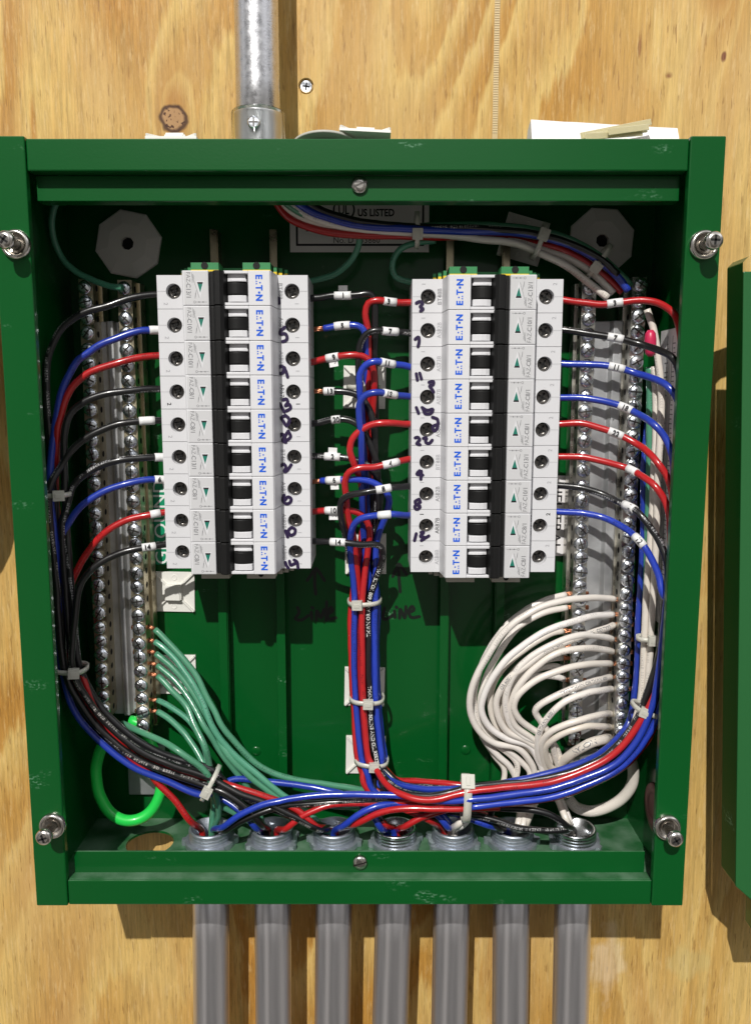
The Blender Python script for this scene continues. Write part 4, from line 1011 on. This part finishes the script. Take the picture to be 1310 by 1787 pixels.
# --- load wires of the bank by the neutral bars
BR = [(1166, 980, 74), (1160, 1060, 70), (1150, 1150, 62), (1137, 1228, 58), (1112, 1285, 57), (1072, 1329, 56), (1020, 1356, 56), (960, 1374, 56), (890, 1385, 56), (820, 1392, 56)]
HR0 = [(0, 37), (.14, 41), (.45, 49), (.6, 66), (1, 76)]
rw = [
 ('red', '968,523 985,524 1013,528 1051,531 1080,527 1120,524 1152,532 1174,547 1187,566 1192,640 1190,800', (13, -6), 0, [(760, 1400, 52), (700, 1400, 48), (640, 1401, 46), (583, 1405, 46), (555, 1412, 47), (528, 1425, 48), (500, 1445, 47)]+con(2, 10), (-1074, '3')),
 ('black', '966,576 985,576 1013,580 1053,586 1080,590 1120,602 1152,614 1174,627 1184,645 1186,760', (7, 1), 0, [(760, 1399, 50), (700, 1397, 47), (640, 1398, 46), (560, 1401, 46), (498, 1404, 48), (459, 1416, 50), (419, 1434, 50), (392, 1450, 47)]+con(1, 12), (-1070, '7')),
 ('blue', '966,634 985,635 1027,636 1067,639 1107,651 1147,664 1168,678 1182,700 1184,800', (9, -2), 0, [(790, 1402, 44), (735, 1408, 44), (762, 1424, 45), (780, 1444, 45)]+con(5, -3), (-1072, '11')),
 ('blue', '964,694 981,694 1013,694 1053,700 1085,710 1115,724 1142,742 1158,760 1171,790 1176,860', (2, 7), 0, [(760, 1398, 58), (700, 1388, 54), (635, 1387, 52), (560, 1388, 52), (498, 1395, 52), (459, 1405, 53), (419, 1423, 53), (389, 1444, 49)]+con(1, 6), (-1091, '18')),
 ('red', '960,738 975,740 1013,739 1048,747 1080,758 1112,774 1130,787 1147,807 1163,831 1172,860 1174,930', (17, -2), 0, [(870, 1410, 54), (801, 1412, 59), (704, 1412, 57), (660, 1420, 54), (620, 1438, 48)]+con(3, 6), (-1073, '22')),
 ('red', '958,797 975,797 1013,797 1053,805 1094,817 1120,831 1142,849 1158,873 1166,897 1170,960', (10, -6), 0, [(800, 1408, 44), (758, 1419, 47), (734, 1427, 48), (707, 1442, 47)]+con(4, 6), (-1107, '')),
 ('black', '956,846 973,847 1013,851 1053,863 1088,879 1115,897 1136,924 1152,951 1163,985', (-1, -6), 1, [(860, 1404, 44), (856, 1424, 44), (872, 1446, 44)]+con(6, -10), (-1100, '8')),
 ('blue', '954,892 971,893 1013,895 1053,904 1088,921 1118,948 1136,975 1150,1007 1156,1036', (15, 5), 1, [(840, 1402, 56), (760, 1402, 51), (704, 1402, 48), (655, 1408, 50), (625, 1422, 50), (598, 1442, 46)]+con(3, 2, 3), (-1116, '12')),
]
for i, (c, hd, sl, j, tail, mk) in enumerate(rw):
    pos = 'top' if i == 0 else ordn[i]
    wire(c, head(hd, HR0)+guide(BR, sl, j)+tail, f'{c} wire leaving the {pos} breaker of the bank by the NEUTRAL sticker, outer side', GR, mark=mk)

# --- line wires in the centre
BCG = [(636, 985, 21), (636, 1048, 21), (635, 1130, 21), (637, 1215, 21), (643, 1290, 22), (648, 1326, 23)]
HC = [(0, 34), (.15, 36), (.45, 38), (.75, 34), (1, 26)]
def cw(c, s_, slot, tail, lab, mk=None, hs=HC, bare=None, hh=None, text=None):
    wire(c, head(s_, hh or hs)+guide(BCG, slot, 1)+tail, lab, GC, mark=mk, bare=bare, text=text)
RB = BR[::-1]
def sweep(slot, upto=None): return guide(RB, (-slot[0], slot[1]), 0, upto)
# from the ground-side bank
cw('black', '540,521 560,519 577,516 606,516 627,515 644,513 652,520 654,560 653,640 655,760 654,900', (14, -8), [(665, 1368, 26), (700, 1398, 32), (760, 1413, 38), (818, 1422, 46), (872, 1434, 50), (905, 1445, 52), (956, 1449, 52), (985, 1450, 50)]+con(7, -4), 'black line wire tagged 1 from the top breaker, GROUND sticker side', (597, '1', 1), hh=[(0, 34), (.2, 38), (.45, 30), (1, 18)])
cw('blue', '548,575 565,573 596,568 623,568 634,576 637,600 640,680 642,800 640,900', (22, -3), [(660, 1380, 26), (720, 1402, 32), (800, 1412, 36), (850, 1430, 40)]+con(6, -14, -2), 'blue line wire with bare copper tip from the second breaker, GROUND sticker side', (596, '5'), bare=4.2, hh=[(0, 34), (.2, 38), (.35, 32), (1, 18)])
cw('red', '540,633 556,629 577,624 606,620 627,620 644,629 651,650 650,720 648,800 645,900', (5, -8), [(655, 1376, 26), (720, 1400, 30), (800, 1410, 36), (860, 1428, 42)]+con(6, -4, -3), 'red line wire with a hanging white flag from the third breaker, GROUND sticker side', (580, '9', -1), hh=[(0, 34), (.2, 40), (.4, 34), (1, 18)])
cw('black', '548,683 565,683 596,683 611,685 627,692 642,711 651,736 655,800 655,900', (-4, -8), [(668, 1362, 30), (705, 1392, 34), (780, 1408, 38), (860, 1410, 46), (932, 1414, 52), (963, 1424, 53), (989, 1442, 50)]+con(7, -1, 3), 'black line wire with bare copper tip from the fourth breaker, GROUND sticker side', (574, '13'), bare=4.2)
cw('black', '544,739 558,738 572,734 600,732 615,736 627,744 642,765 656,800 660,860 658,930', (14, 1), [(652, 1372, 26), (658, 1400, 34), (664, 1430, 42)]+con(4, -6, -4), 'black printed line wire tagged 20 from the fifth breaker, GROUND sticker side', (583, '20'))
cw('black', '540,796 560,796 587,797 615,801 634,808 649,819 661,845 662,900', (5, -3), [(655, 1374, 26), (700, 1402, 34), (745, 1425, 42)]+con(5, -12, -3), 'black line wire with a curled white tag from the sixth breaker, GROUND sticker side', (578, '2', 1))
cw('blue', '545,841 560,839 596,837 627,837 649,842 667,853 678,870 676,891 665,922 657,950', (18, 5), [(664, 1350, 27), (690, 1375, 34), (740, 1396, 40), (768, 1420, 44)]+con(5, 4, -2), 'blue line wire with a hanging tag from the seventh breaker, GROUND sticker side', (580, '6', -1), bare=3.2, hh=[(0, 34), (.2, 42), (.6, 40), (1, 28)])
cw('red', '542,893 556,892 575,891 596,891 615,891 630,897 642,912 646,931 642,960', (-4, 8), [(656, 1343, 34), (670, 1364, 44), (698, 1384, 55), (745, 1396, 61)]+sweep((-11, 6), 5)+[(1112, 1268, 62), (1140, 1215, 64), (1166, 1120, 66), (1178, 1000, 66), (1186, 850, 66)], 'red line wire with a hanging tag from the eighth breaker, GROUND sticker side', (580, '10', -1), hh=[(0, 34), (.2, 40), (.6, 36), (1, 30)])
cw('black', '542,944 560,945 596,946 634,950 655,950 665,955 668,965 666,980', (8, 6), [(658, 1338, 31), (673, 1360, 40), (702, 1381, 52), (745, 1390, 58)]+sweep((-18, 3), 5)+[(1108, 1262, 60), (1128, 1210, 60), (1150, 1140, 60), (1166, 1050, 60), (1178, 950, 60), (1186, 800, 60)], 'black line wire tagged 14 from the lowest breaker, GROUND sticker side', (588, '14'), hh=[(0, 36), (.2, 46), (.7, 46), (1, 34)], text=[('THWN OR AWM 600 VOLTS VW-1', 62, 2.1), ('THHN OR GASOLINE AND OIL RESISTANT', 140, 2.0)])
# from the neutral-side bank
cw('red', '724,528 700,528 682,527 657,524 643,529 638,546 641,574 643,640 640,760 634,900', (-14, -8), [(664, 1335, 22), (690, 1360, 30), (730, 1364, 38), (800, 1369, 48)]+sweep((-8, -9), 5)[1:]+[(1120, 1256, 50), (1150, 1170, 56), (1172, 1080, 60), (1182, 900, 60)], 'red line wire tagged 3 into the top breaker, NEUTRAL sticker side', (680, '3'), hh=[(0, 34), (.15, 38), (.35, 34), (1, 20)])
cw('black', '724,583 705,580 682,579 653,577 638,584 628,601 626,631 628,700 636,800 650,900', (-22, -3), [(666, 1340, 27), (698, 1366, 34), (745, 1373, 44)]+sweep((-16, -5), 5)+[(1116, 1258, 54), (1146, 1172, 58), (1170, 1080, 64), (1184, 900, 64)], 'black line wire tagged 7 into the second breaker, NEUTRAL sticker side', (682, '7'), hh=[(0, 34), (.15, 42), (.4, 36), (1, 20)])
cw('blue', '724,643 705,638 682,635 653,631 638,637 628,652 627,673 634,760 640,900', (-13, -3), [(648, 1370, 26), (655, 1400, 32), (662, 1432, 40)]+con(4, -2, 2), 'blue line wire tagged 11 into the third breaker, NEUTRAL sticker side', (677, '11'), hh=[(0, 34), (.2, 46), (.45, 40), (1, 22)])
cw('blue', '724,693 705,691 691,690 657,685 638,690 627,705 626,726 630,765 632,850 634,930', (11, 3), [(662, 1345, 30), (692, 1367, 42), (745, 1377, 52), (824, 1374, 58), (892, 1363, 58), (983, 1342, 56), (1029, 1324, 52), (1063, 1303, 44), (1095, 1262, 34), (1108, 1200, 30), (1113, 1100, 30), (1118, 1000, 30), (1121, 900, 30), (1124, 800, 30), (1130, 720, 22)], 'blue line wire tagged 18 into the fourth breaker, NEUTRAL sticker side', (682, '18'), hh=[(0, 34), (.2, 48), (.5, 44), (1, 26)])
cw('red', '724,740 705,740 672,738 649,741 627,753 615,768 611,787 617,808 628,836 634,900', (-22, 2), [(640, 1370, 26), (650, 1400, 32), (668, 1436, 42)]+con(4, 2, -3), 'red line wire without a tag into the fifth breaker, NEUTRAL sticker side', None, hh=[(0, 34), (.2, 46), (.6, 44), (1, 26)])
cw('red', '722,800 705,803 682,809 653,815 627,816 609,823 602,836 604,865 608,903 617,941 621,979', (-10, 3), [(633, 1362, 30), (650, 1388, 32), (700, 1410, 38), (744, 1429, 45)]+con(5, -14, 1), 'red line wire tagged 4 into the sixth breaker, NEUTRAL sticker side', (680, '4'), hh=[(0, 34), (.15, 44), (.4, 46), (1, 30)])
cw('black', '722,848 708,849 682,851 663,854 634,859 609,864 596,874 594,893 600,927 606,954', (-4, 1), [(642, 1370, 24), (700, 1404, 30), (800, 1418, 36), (856, 1436, 42)]+con(6, 6, -5), 'black line wire tagged 8 with copper tip, seventh breaker, NEUTRAL sticker side', (670, '8'), bare=3.2, hh=[(0, 34), (.15, 50), (.45, 50), (1, 32)])
cw('blue', '722,899 705,899 682,898 653,900 630,905 617,916 611,935 611,966', (-17, 6), [(641, 1352, 31), (650, 1378, 32), (690, 1404, 36), (780, 1416, 40), (850, 1440, 44)]+con(6, -7, 2), 'blue line wire with a blank white tag, eighth breaker, NEUTRAL sticker side', (667, ''), hh=[(0, 34), (.2, 50), (.6, 46), (1, 32)])

# --- ground wires from the inner ground bar
GG = 'green ground wires from the ground bar'
gr = [
 ('264,1095 276,1103 289,1116 319,1148 344,1182 360,1214 375,1240 387,1266 411,1297 439,1325 469,1345 508,1359 560,1367 630,1378 690,1384', [(0, 19), (.1, 23), (.4, 34), (.8, 26), (1, 20)], False, 2.2),
 ('265,1118 280,1126 300,1143 330,1182 353,1223 367,1260 387,1292 411,1319 439,1343 463,1362 490,1384 520,1404 550,1430 566,1450', [(0, 19), (.1, 23), (.4, 37), (.8, 36), (1, 30)], 3, 2.2),
 ('267,1138 282,1148 303,1166 335,1205 358,1246 383,1294 403,1323 427,1347 450,1366 500,1396 580,1405 640,1412 660,1424 672,1445', [(0, 19), (.1, 23), (.4, 38), (.8, 33), (1, 30)], 4, 2.2),
 ('269,1159 284,1169 307,1189 335,1225 358,1268 383,1310 405,1340 425,1364 447,1405 456,1430 462,1448', [(0, 19), (.1, 23), (.4, 38), (.8, 32), (1, 30)], 2, 2.0),
 ('270,1177 284,1187 300,1205 326,1232 338,1262 349,1285 358,1306 365,1330 368,1352 374,1395 372,1425', [(0, 19), (.1, 23), (.5, 44), (.8, 34), (1, 30)], 1, 2.2),
 ('270,1221 284,1226 300,1235 330,1258 347,1284 358,1310 364,1335 368,1360 372,1400 370,1430', [(0, 19), (.1, 23), (.5, 40), (.8, 34), (1, 30)], 1, 2.0),
 ('270,1241 284,1247 300,1258 323,1280 342,1308 356,1334 366,1358 378,1400 410,1420 450,1440', [(0, 19), (.1, 23), (.5, 44), (.8, 34), (1, 30)], 2, 2.2),
 ('214,1262 228,1269 243,1276 278,1292 312,1312 345,1334 362,1350 376,1380 382,1420', [(0, 20), (.08, 34), (.4, 52), (.75, 46), (1, 30)], 1, 2.2),
]
gl = ['uppermost green wire on the ground bar, running longest to the centre', 'second green wire down on the ground bar', 'third green wire down on the ground bar', 'fourth green wire down on the ground bar', 'fifth green wire down on the ground bar', 'sixth green wire down, below the gap on the ground bar', 'seventh green wire down, last on the inner ground bar', 'green wire from the foot of the outer ground bar crossing the black bundle']
for (s_, hs, k, r), lab in zip(gr, gl):
    pts = pp(s_) + ([(CON[k-1][0]+{1: 4, 2: 2, 3: 0, 4: -2}[k], 1455)] if k else [])
    P_ = []; Lg = [0.0]
    for i in range(1, len(pts)): Lg.append(Lg[-1]+math.hypot(pts[i][0]-pts[i-1][0], pts[i][1]-pts[i-1][1]))
    for i, q in enumerate(pts):
        t = Lg[i]/Lg[-1]
        for (t0, h0), (t1, h1) in zip(hs, hs[1:]):
            if t0 <= t <= t1+1e-9: P_.append((q[0], q[1], (h0+(h1-h0)*(t-t0)/(t1-t0)))); break
    if s_[:3] != '214': P_ = [(P_[0][0]-34, P_[0][1], 19)]+P_
    wire('green', P_, lab, GG, down=bool(k), r=r*.88, bare=13 if s_[:3] != '214' else None)
wire('green', pp('228,1258 242,1262 258,1285 272,1322 281,1360 276,1392 262,1416 240,1430 215,1431 190,1415 174,1385 168,1345 176,1310 190,1285'), 'thick bright green ground lead looping below the ground bars', 'main earth and neutral leads', hs=[(0, 18), (.2, 24), (.6, 34), (1, 30)], down=False, r=3.5, mt=M['gland'], cat='ground lead', name='ground_lead')
wire('white', pp('1085,1312 1098,1322 1104,1345 1102,1368 1086,1393 1060,1409 1030,1416 1004,1408 990,1392'), 'thick white neutral lead looping beside the last conduit fitting', 'main earth and neutral leads', hs=[(0, 34), (.3, 30), (1, 16)], down=False, r=3.5, cat='neutral lead', name='neutral_lead')

# --- white neutral wires
GW = 'white wires fanned out from the neutral bars'
HD = [(0, 19), (.035, 24), (.10, 33), (.25, 40), (.5, 40), (.75, 32), (1, 24)]
HC2 = [(0, 19), (.1, 22), (.5, 28), (1, 22)]
wd = [
 '1076,1046 1062,1044 1014,1044 968,1052 922,1072 882,1101 852,1140 831,1177 821,1214 821,1244 834,1275 861,1296 901,1305 922,1324 931,1350',
 '1073,1072 1060,1073 1014,1079 953,1101 907,1131 873,1162 846,1208 840,1238 855,1269 885,1290 922,1301 937,1324 944,1350',
 '1074,1090 1060,1096 998,1116 953,1134 916,1162 889,1183 867,1220 868,1248 883,1275 918,1293 940,1310 950,1340',
 '1072,1116 1058,1112 1014,1109 968,1123 922,1150 893,1186 882,1226 889,1262 912,1284 945,1300 955,1335',
 '1072,1138 1056,1134 1014,1131 971,1140 934,1165 905,1196 891,1230 895,1262 925,1286 950,1312 958,1340',
 '1070,1158 1055,1157 1014,1160 971,1171 931,1189 904,1211 895,1232 904,1253 928,1272 959,1290 972,1310 975,1340',
 '1068,1181 1050,1185 1014,1195 971,1214 944,1229 934,1241 944,1260 958,1281 967,1312 975,1345',
 '1070,1202 1052,1204 1029,1208 983,1226 956,1250 940,1281 939,1316 946,1350',
 '1068,1245 1050,1247 1014,1256 968,1272 947,1293 945,1322 955,1350',
 '1067,1269 1050,1268 1014,1270 974,1284 953,1302 955,1328 965,1352',
]
cs = [5, 5, 5, 6, 6, 6, 7, 6, 7, 6]
tails = {5: [(905, 1378, 24), (862, 1402, 28), (828, 1416, 36), (806, 1438, 44)], 6: [(925, 1385, 26), (913, 1415, 36), (907, 1442, 44)], 7: [(965, 1372, 24), (978, 1402, 34), (990, 1432, 43)]}
def ext(pts, dx): return [(pts[0][0]+dx, pts[0][1], 19)]+pts
for i, s_ in enumerate(wd):
    k = cs[i]; o = (i*7) % 13-6; tl = [(x+o, y+o*.4, h+(i % 3)*2-2) for x, y, h in tails[k]]
    wire('white', ext(head(s_, HD), 32)+tl+con(k, o+4 if k != 7 else -12+i, (i % 3)*2), f'white wire, {ordn[i]} from the top on the neutral bar nearer the cabinet wall', GW, bare=13, r=2.05, text={2: [('HHN  CO TYPE', 6, 2.0), ('THHN  OR', 42, 2.0), ('OR 600V', 78, 1.8)], 6: [('TYPE THHN OR THWN 600V', 8, 1.9)], 7: [('OR THWN 600V', 50, 1.9)]}.get(i))
wcs = [
 '994,1036 980,1039 953,1046 913,1067 882,1092 855,1131 834,1183 826,1225 832,1260 846,1293 868,1318 890,1340',
 '994,1060 978,1062 953,1067 916,1085 885,1116 858,1160 842,1200 836,1235 846,1275 872,1300 905,1325 925,1350',
 '988,1101 970,1103 947,1113 904,1140 872,1172 856,1215 860,1255 880,1284 912,1310 930,1350',
 '988,1126 972,1129 940,1140 905,1163 880,1196 870,1235 878,1268 905,1292 935,1318 945,1350',
 '986,1148 968,1148 938,1156 908,1176 888,1205 880,1240 890,1270 918,1290 940,1320 948,1350',
 '985,1166 965,1162 940,1166 915,1180 895,1203 885,1240 896,1272 925,1295 945,1325 950,1352',
 '990,1187 972,1181 953,1179 916,1183 896,1198 884,1225 890,1262 915,1285 940,1310 952,1350',
]
for i, s_ in enumerate(wcs):
    k = (5, 5, 6, 5, 6, 6, 7)[i]; o = (i*5) % 11-5
    tl = [(x+o, y+o*.4, h-4+(i % 3)*2) for x, y, h in tails[k]]
    wire('white', ext(head(s_, HC2), 32)+tl+con(k, -8+i*2.5 if k != 7 else -8, -4), f'white wire, {ordn[i]} from the top on the neutral bar nearer the breakers', GW, bare=13, r=2.0)
wire('white', ext(head('1066,1288 1050,1291 1026,1299 995,1318 974,1342', HD), 30)+[(955, 1372, 26), (930, 1400, 34), (915, 1436, 42)]+con(6, 12), 'thick white lettered wire, lowest on the neutral bar nearer the cabinet wall', GW, bare=13, r=3.1, text=[('D 1/0', 3, 2.8), ('NYLON', 24, 2.9)])
for i, s_ in enumerate(('840,1285 862,1318 880,1345 868,1385 838,1408 815,1425', '848,1292 880,1310 902,1335 892,1372 852,1400 826,1420')):
    wire('white', [(x, y, 20+i*3) for x, y in pp(s_)]+con(5, 6-i*9, -2+i*4), ('outer' if i == 0 else 'inner')+' white wire of the loose lower lobe under the neutral fan', GW, r=1.85)

# --- feed wires from the top conduit
GF = 'feed wires across the cabinet top'
HT = [(0, 44), (.2, 38), (.6, 30), (1, 36)]
fd = [('red', '470,318 478,345 500,376 545,398 600,407 660,411 740,412 800,412 860,413 930,424 985,438 1030,462 1065,490 1085,510'),
      ('green', '480,318 492,345 520,368 560,382 620,392 700,396 760,394 830,392 880,394 940,402 1000,422 1050,450 1085,482 1100,500'),
      ('blue', '490,318 510,345 540,368 580,382 640,395 720,401 790,402 860,404 940,412 1000,430 1048,458 1080,488 1096,508'),
      ('white', '478,318 486,342 505,366 540,385 600,397 660,405 740,410 830,414 900,420 950,436 1000,456 1040,482 1070,512'),
      ('white', '486,318 498,344 530,372 580,390 650,402 740,408 830,416 890,424 940,442 985,462 1020,488 1060,520'),
      ('black', '495,318 520,342 560,366 620,386 700,394 780,398 860,400 930,408 990,424 1042,450 1078,480')]
fl = ['red feed wire arching from the top conduit across the listing label', 'green feed wire arching from the top conduit across the listing label', 'blue feed wire arching from the top conduit towards the neutral bars', 'white feed wire running beside the red one under the cabinet top', 'second white feed wire, lowest of the arch near the neutral bars', 'black feed wire hidden above the blue one under the cabinet top']
for i, ((c, s_), lab) in enumerate(zip(fd, fl)):
    wire(c, pp(s_), lab, GF, hs=[(t, h+(i % 3)*3.4-3) for t, h in HT], down=False, r=2.1)
wire('green', pp('625,395 626,425 612,455 585,478 555,488 530,492'), 'green wire curling from the listing label to the GROUND side bank', GF, hs=[(0, 30), (1, 22)], down=False, r=1.8)
wire('green', pp('760,420 725,424 698,436 685,460 690,482 715,492 745,492'), 'green wire looping beside the listing label into the NEUTRAL side terminal', GF, hs=[(0, 24), (1, 24)], down=False, r=1.8)
wire('green', pp('102,345 93,370 92,400 104,440 130,472 165,490 195,500 214,502'), 'green wire in the dark upper corner beside the ground bars', GF, hs=[(0, 40), (.5, 30), (1, 38)], down=False, r=1.8)
# verticals beside the outer neutral bar
GV = 'wires running down beside the outer neutral bar'
wire('white', pp('1128,540 1138,570 1147,620 1153,680 1151,760 1147,850 1143,950 1138,1050 1133,1150 1124,1222 1108,1272 1080,1322 1040,1350'), 'white wire curving down the cabinet wall past the pink sleeve', GV, hs=[(0, 36), (.3, 44), (1, 40)], down=False, r=2.0)
wire('white', pp('1140,640 1144,720 1141,800 1137,900 1130,1000 1124,1100 1120,1180 1112,1240 1094,1290 1060,1335'), 'straighter white wire just inside the curving one beside the neutral bar', GV, hs=[(0, 34), (.3, 40), (1, 38)], down=False, r=2.0)
wire('green', pp('1133,640 1134,720 1133,800 1131,900 1128,1000 1126,1100 1128,1190 1122,1240 1105,1285'), 'green wire running down between the white wires and the neutral bar', GV, hs=[(0, 32), (.5, 34), (1, 34)], down=False, r=2.3)
mb = MB(); mb.tube([P(1134, y, 40) for y in (576, 582, 592, 604, 616, 622)], 2, 14, rads=[1.6, 2.9, 3.3, 3.3, 2.9, 1.4])
tag(mb.build('crimp_sleeve', M['pink'], origin=P(1134, 600, 40)), 'pinkish red crimp sleeve beside the upper neutral bar', 'crimp sleeve')

# ------------------------------------------------------------------ cable ties round the bundles
def tie(px, py, h, ang, a, b, label, head_at=0.0, w=2.6, big=False):
    """ang: direction of the bundle in the photo plane (degrees from vertical); a,b half sizes across and in depth; head_at angle on the loop"""
    c = P(px, py, h); R_ = Matrix.Translation(c) @ Matrix.Rotation(math.radians(ang), 4, 'Y')
    t_ = thing('cable_tie', label, 'cable tie', c, 'cable ties round the bundles')
    mb = MB(); seg = 40; K = 4
    for i in range(seg):
        th = 2*math.pi*i/seg; e_ = 1.0
        cx_, sy_ = math.cos(th), math.sin(th)
        ex = abs(cx_)**.75*(1 if cx_ > 0 else -1); ey = abs(sy_)**.75*(1 if sy_ > 0 else -1)
        for (o_, z_) in ((0, -w/2), (1.1, -w/2), (1.1, w/2), (0, w/2)): mb.v.append(Vector(((a+o_)*ex, -(b+o_)*ey, z_)))
    for i in range(seg):
        j = (i+1) % seg
        for q in range(4): q2 = (q+1) % 4; mb.face((i*4+q, j*4+q, j*4+q2, i*4+q2), 0, True)
    mb.v = [R_ @ v for v in mb.v]; mb.build('strap', M['tie'], t_)
    th = math.radians(90+head_at); mb = MB()
    hx, hy = (a+1.6)*math.cos(th), -(b+1.6)*math.sin(th)
    H_ = R_ @ Matrix.Translation((hx, hy, 0)) @ Matrix.Rotation(-math.radians(head_at)*.6, 4, 'Z')
    k = 1.35 if big else 1.0
    mb.box(-3.1*k, 3.1*k, -2.0*k, 1.4, -2.9*k, 2.9*k, M=H_); mb.box(-1.9*k, 1.9*k, -2.3*k, -1.9*k, -1.2, 1.2, M=H_)
    mb.build('ratchet_head', M['tie'], t_, bevel=.6)
tie(636, 1048, 21, -3, 9.5, 10, 'cable tie round the centre bundle at the word LINE', 22)
tie(640, 1217, 21, 2, 10, 10, 'cable tie round the centre bundle, second of the three on it', -4)
tie(648, 1325, 22, 4, 9.8, 9.5, 'lowest of the ties on the centre bundle, just above the bend', -8)
tie(634, 676, 18, 0, 9, 10, 'cable tie on the highest tie mount behind the blue wires', 5)
tie(97, 862, 52, 0, 7.5, 9, 'cable tie high on the wire bundle hugging the cabinet wall, ground side', -35)
tie(124, 1165, 50, 4, 8.5, 9, 'cable tie where the ground side bundle starts to curve', -30)
tie(368, 1366, 45, -62, 10, 9, 'cable tie on the black bundle where the green wires cross it', 5)
tie(812, 1392, 54, -88, 12.5, 10, 'broad cable tie hanging over the horizontal bundle above the fittings', -62, w=4.6, big=True)
tie(1131, 1238, 54, 18, 9.0, 9, 'cable tie where the neutral side bundle leaves the white wires', 30)
tie(1133, 1113, 41, 0, 6.8, 4.5, 'cable tie round the white wires beside the outer neutral bar', 0)
tie(727, 402, 30, -90, 9, 8, 'cable tie on the feed wires beside the listing label', 20)
tie(940, 421, 30, -70, 9.5, 8, 'cable tie on the feed wires at the tilted mount', -10)
tie(1043, 456, 31, -55, 10, 8, 'cable tie on the feed wires in front of the octagonal plate', 30)
